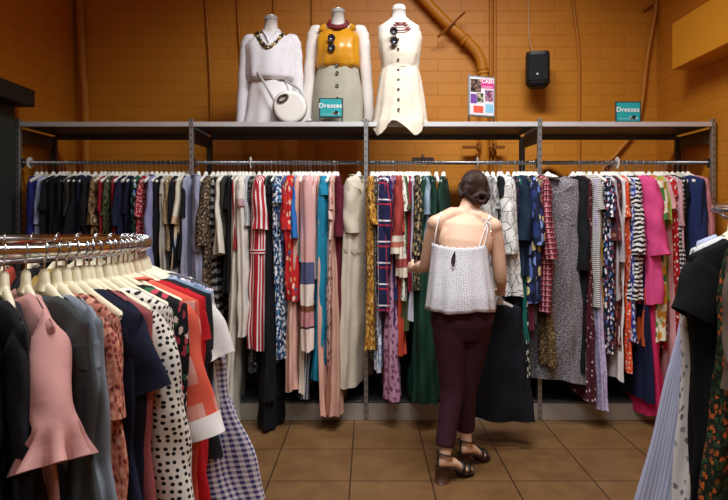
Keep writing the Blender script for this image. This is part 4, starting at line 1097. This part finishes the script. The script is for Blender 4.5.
# camisole
CAM = eyelet('d4d3d8', '8f8c92')
rows, vv, n = [], [], 72
prof = [(247, 460.5, 3.392, .156, .114), (258, 460.5, 3.382, .160, .122), (270, 460.5, 3.365, .167, .130), (283, 460.8, 3.35, .176, .14), (296, 461.5, 3.335, .187, .150), (309, 461, 3.33, .194, .158)]
for i in range(20):
    f = i / 19; q = [np.interp(f, np.linspace(0, 1, 6), [p[k] for p in prof]) for k in range(5)]
    ct = c(q[1], q[0], q[2]); ring = []
    for j in range(n):
        a = 2*PI*j/n; ca, sa = math.cos(a), math.sin(a)
        r_ = .008 * f * (math.sin(12*a + .5) + .6*math.sin(7*a + 2*f)) + .002*math.sin(30*a)*(1-f)
        dz = (.022 * abs(ca) ** 2) * (1 - f) + .006*math.sin(4*a)*f
        if i == 0 and sa < 0: dz += .004*math.sin(26*a)
        ring.append((ct.x + (q[3] + r_)*math.copysign(abs(ca)**.9, ca), ct.y + (q[4] + r_)*math.copysign(abs(sa)**.9, sa), ct.z + dz))
    rows.append(ring); vv.append([-.36*f]*n)
cam = MB().grid(rows, ([1.1*j/n for j in range(n+1)], vv)).build('camisole', CAM, pr)
so = cam.modifiers.new('thick', 'SOLIDIFY'); so.thickness = .003
# keyhole, neck binding and straps
def on_cam(px, py, off=.004):
    f = np.interp(py, [p[0] for p in prof], np.linspace(0, 1, 6)); q = [np.interp(f, np.linspace(0, 1, 6), [p[k] for p in prof]) for k in range(5)]
    Y = q[2] - q[4]
    for _ in range(4):
        dx = X_at(px, Y) - X_at(q[1] - 1, q[2]); u = min(.98, abs(dx) / q[3])
        Y = q[2] - q[4] * (1 - u ** 2.2) ** .45 - off
    return rel(at(px, py, Y))
MB().grid([[on_cam(a, y), on_cam((a + b_) / 2, y), on_cam(b_, y)] for y, a, b_ in ((251, 454.2, 455), (255, 452.4, 455.6), (260, 451, 455.6), (264, 451.2, 455), (267.5, 452.6, 453.8))], None, False).build('keyhole', plain('1e1210', .9), cam)
MB().loft(catmull([on_cam(*p, .005) for p in ((455, 250), (452.2, 255), (450.6, 260.5), (451, 265), (453.2, 268.5), (455.4, 264.5), (456, 260), (456, 255), (455.2, 250))], 4), .0022, 8, (0, 1, 0), False).build('keyhole_binding', solid('e8e6e6'), cam)
ST = solid('eceaea')
def strap(pts, r=.0035): MB().loft(catmull(pts, 6), (r, r*.7), 8, (0, 1, 0)).build('strap', ST, cam)
strap([on_cam(434, 247.5, .0), c(436.5, 234, 3.345), c(439, 222, 3.365), c(441.5, 214.5, 3.40), c(442.5, 213, 3.44), c(443, 222, 3.5), c(444, 240, 3.515)])
strap([on_cam(478.5, 249.5, .0), c(483.5, 236, 3.315), c(488, 224, 3.345), c(490.5, 216.5, 3.395), c(490.5, 215, 3.44), c(489, 224, 3.5), c(487, 240, 3.515)])
strap([on_cam(483.5, 248, .0), c(487.5, 236, 3.325), c(489, 224, 3.345)])
for dx, dy in ((-4, -1), (4, -3), (-2, 8), (3, 10)):
    MB().loft(catmull([c(488, 222, 3.345), c(488 + dx, 222 + dy*.5 - 3, 3.335), c(488 + dx*1.3, 222 + dy, 3.335)], 4), (.004, .002), 8, (0, 1, 0)).build('bow', ST, cam)
# hair: cap and low braided bun
b = MB()
b.ball(hd + Vector((0, -.008, .028)), (.083, .10, .098), 22, 14)
b.ball(hd + Vector((-.004, -.055, -.005)), (.074, .055, .068), 18, 12)
for i in range(9):
    f = i / 8
    b.ball(hd + Vector((-.06 + .115*f, -.07 - .03*math.sin(PI*f), -.02 - .05*math.sin(PI*f*.8) + .0*f)), (.02, .02, .017 + .004*(i % 2)), 10, 8)
for k in range(7):
    a = 2*PI*k/7
    b.ball(hd + Vector((.024 + .03*math.cos(a), -.108, -.05 + .026*math.sin(a))), (.019, .021, .016), 10, 8)
for s in (1, -1): b.loft([hd + Vector((s*.07, .03, .04)), hd + Vector((s*.082, .0, .0)), hd + Vector((s*.07, -.04, -.04))], [.02, .018, .02], 10)
def hair_mat():
    t = NT('hair', .5, 0, .35); o = t.obj(); w = t.n('ShaderNodeTexWave'); t.l(t.warp(o, 8, .05), w.inputs['Vector'])
    w.inputs['Scale'].default_value = 45; w.inputs['Distortion'].default_value = 3
    t.bump(w.outputs['Fac'], .004, .7)
    return t.col(t.mix(w.outputs['Fac'], lin('1e130e'), lin('44291d')))
solidify(b, 'hair', hair_mat(), pr, .005, 3, .5)
# sandals
LEA = plain('17120f', .5)
for an, fdv in FEET:
    g = Vector((an.x, an.y, 0)); sx = fdv.cross(Vector((0, 0, 1)))
    e = MB()
    e.loft([g - fdv*.055 + zc(.086), g - fdv*.03 + zc(.086), g + fdv*.05 + zc(.066), g + fdv*.115 + zc(.024), g + fdv*.165 + zc(.018), g + fdv*.195 + zc(.018)], [(.018, .007), (.03, .008), (.03, .009), (.042, .012), (.042, .014), (.025, .013)], 16, (0, 0, 1))
    sd = e.build('sandal', plain('3a2418', .6), pr)
    MB().loft([g - fdv*.026 + zc(0), g - fdv*.022 + zc(.04), g - fdv*.014 + zc(.086)], [(.034, .032), (.031, .03), (.031, .04)], 14, tuple(fdv), True, power=.6).build('heel', plain('4a2c1c', .55), sd)
    for z, k, rx_, up_ in ((.125, -.005, .042, 0), (.055, .10, .046, 0), (.048, .14, .046, 0)):
        pts = []
        for q in range(20):
            a = 2*PI*q/20
            if k < 0: pts.append(g + fdv*(-.004 + .042*math.cos(a)) + sx*.038*math.sin(a) + zc(.152 - .012*math.cos(a)))
            else: pts.append(g + fdv*(k + .01*math.sin(a)) + sx*.044*math.cos(a) + zc(.038 + (.14-k)*.45 + (.03)*math.sin(a)))
        MB().loft(pts, (.009, .003) if k < 0 else (.003, .010), 8, (0, 0, 1) if k < 0 else tuple(fdv), False, True).build('ankle_strap' if k < 0 else 'toe_strap', LEA, sd)
    MB().loft(catmull([g - fdv*.05 + zc(.09), g - fdv*.05 + zc(.12), g - fdv*.046 + zc(.16)], 3), (.008, .003), 8, tuple(fdv)).build('heel_strap', LEA, sd)
# the dark garment she holds
hp = wrR + Vector((HX, YH, 0)) + Vector((.012, .115, -.075))
garment('dress', (hp.x + .008, hp.y + .015, hp.z - .02), -.35, "dark midnight dress hanging from the woman's lowered hand", 'dress', None, solid('15171f'), hp.z - .02 - Z_at(417, 3.72), None,
        w=.035, ws=.13, wb=.14, ww=.15, wh=.2, th=.07, amp=.012, nf=7)
o = use(ARM_W, 'clothes_hanger'); o.location = (hp.x + .008, hp.y + .015, hp.z - .02); o.rotation_euler = (0, 0, -.35); o.scale = (.68, 1, 1)
setp(o, "white plastic hanger in the woman's lowered hand", 'hanger'); use(HOOK, 'hook', o)
e = empty('price_tag', (hp.x + .05, hp.y - .05, hp.z - .03), .3, "small white price tag dangling below the woman's lowered hand", 'tag')
MB().box((-.028, -.001, -.008), (.028, .001, .008), .0004).xf(Matrix.Rotation(.45, 4, 'Y')).build('card', WHITE, e, False)
MB().loft([(-.026, 0, .016), (-.04, .02, .04)], .001, 6).build('string', WHITE, e)

# ------------------------------------------------------------------ light
def area(name, loc, size, power, col=(1, .95, .88), rot=(0, 0, 0), sy=None, spread=180):
    l = bpy.data.lights.new(name, 'AREA'); l.energy = power; l.color = col; l.shape = 'RECTANGLE'; l.size = size; l.size_y = sy or size
    l.spread = math.radians(spread)
    o = bpy.data.objects.new(name, l); COL.objects.link(o); o.location = loc; o.rotation_euler = rot
    return o
area('ceiling_lamp_rack', (.55, 2.9, ZC - .05), 1.5, 55, (.97, .98, 1), rot=(math.radians(22), 0, 0), sy=.3, spread=125)
area('ceiling_lamp_middle', (.2, 1.2, ZC - .05), 2.2, 58, (.97, .98, 1), sy=.4, spread=140)
area('ceiling_lamp_front', (0, -1.8, ZC - .05), 2.4, 38, (.97, .98, 1), sy=.8)
wd = bpy.data.worlds.new('world'); S.world = wd; wd.use_nodes = True
wd.node_tree.nodes['Background'].inputs[0].default_value = (.05, .05, .055, 1)

# ------------------------------------------------------------------ camera
cam_d = bpy.data.cameras.new('camera'); co = bpy.data.objects.new('camera', cam_d); COL.objects.link(co)
co.location = (0, 0, H); co.rotation_euler = (PI/2, 0, 0)
cam_d.sensor_width = 36; cam_d.sensor_fit = 'HORIZONTAL'; cam_d.lens = F / 728 * 36
cam_d.shift_x = -(CX - 364) / 728; cam_d.shift_y = -(250 - CY) / 728
cam_d.clip_start = .05
S.camera = co
S.view_settings.view_transform = 'Standard'; S.view_settings.look = 'None'; S.view_settings.gamma = 1
S.view_settings.exposure = 0.0
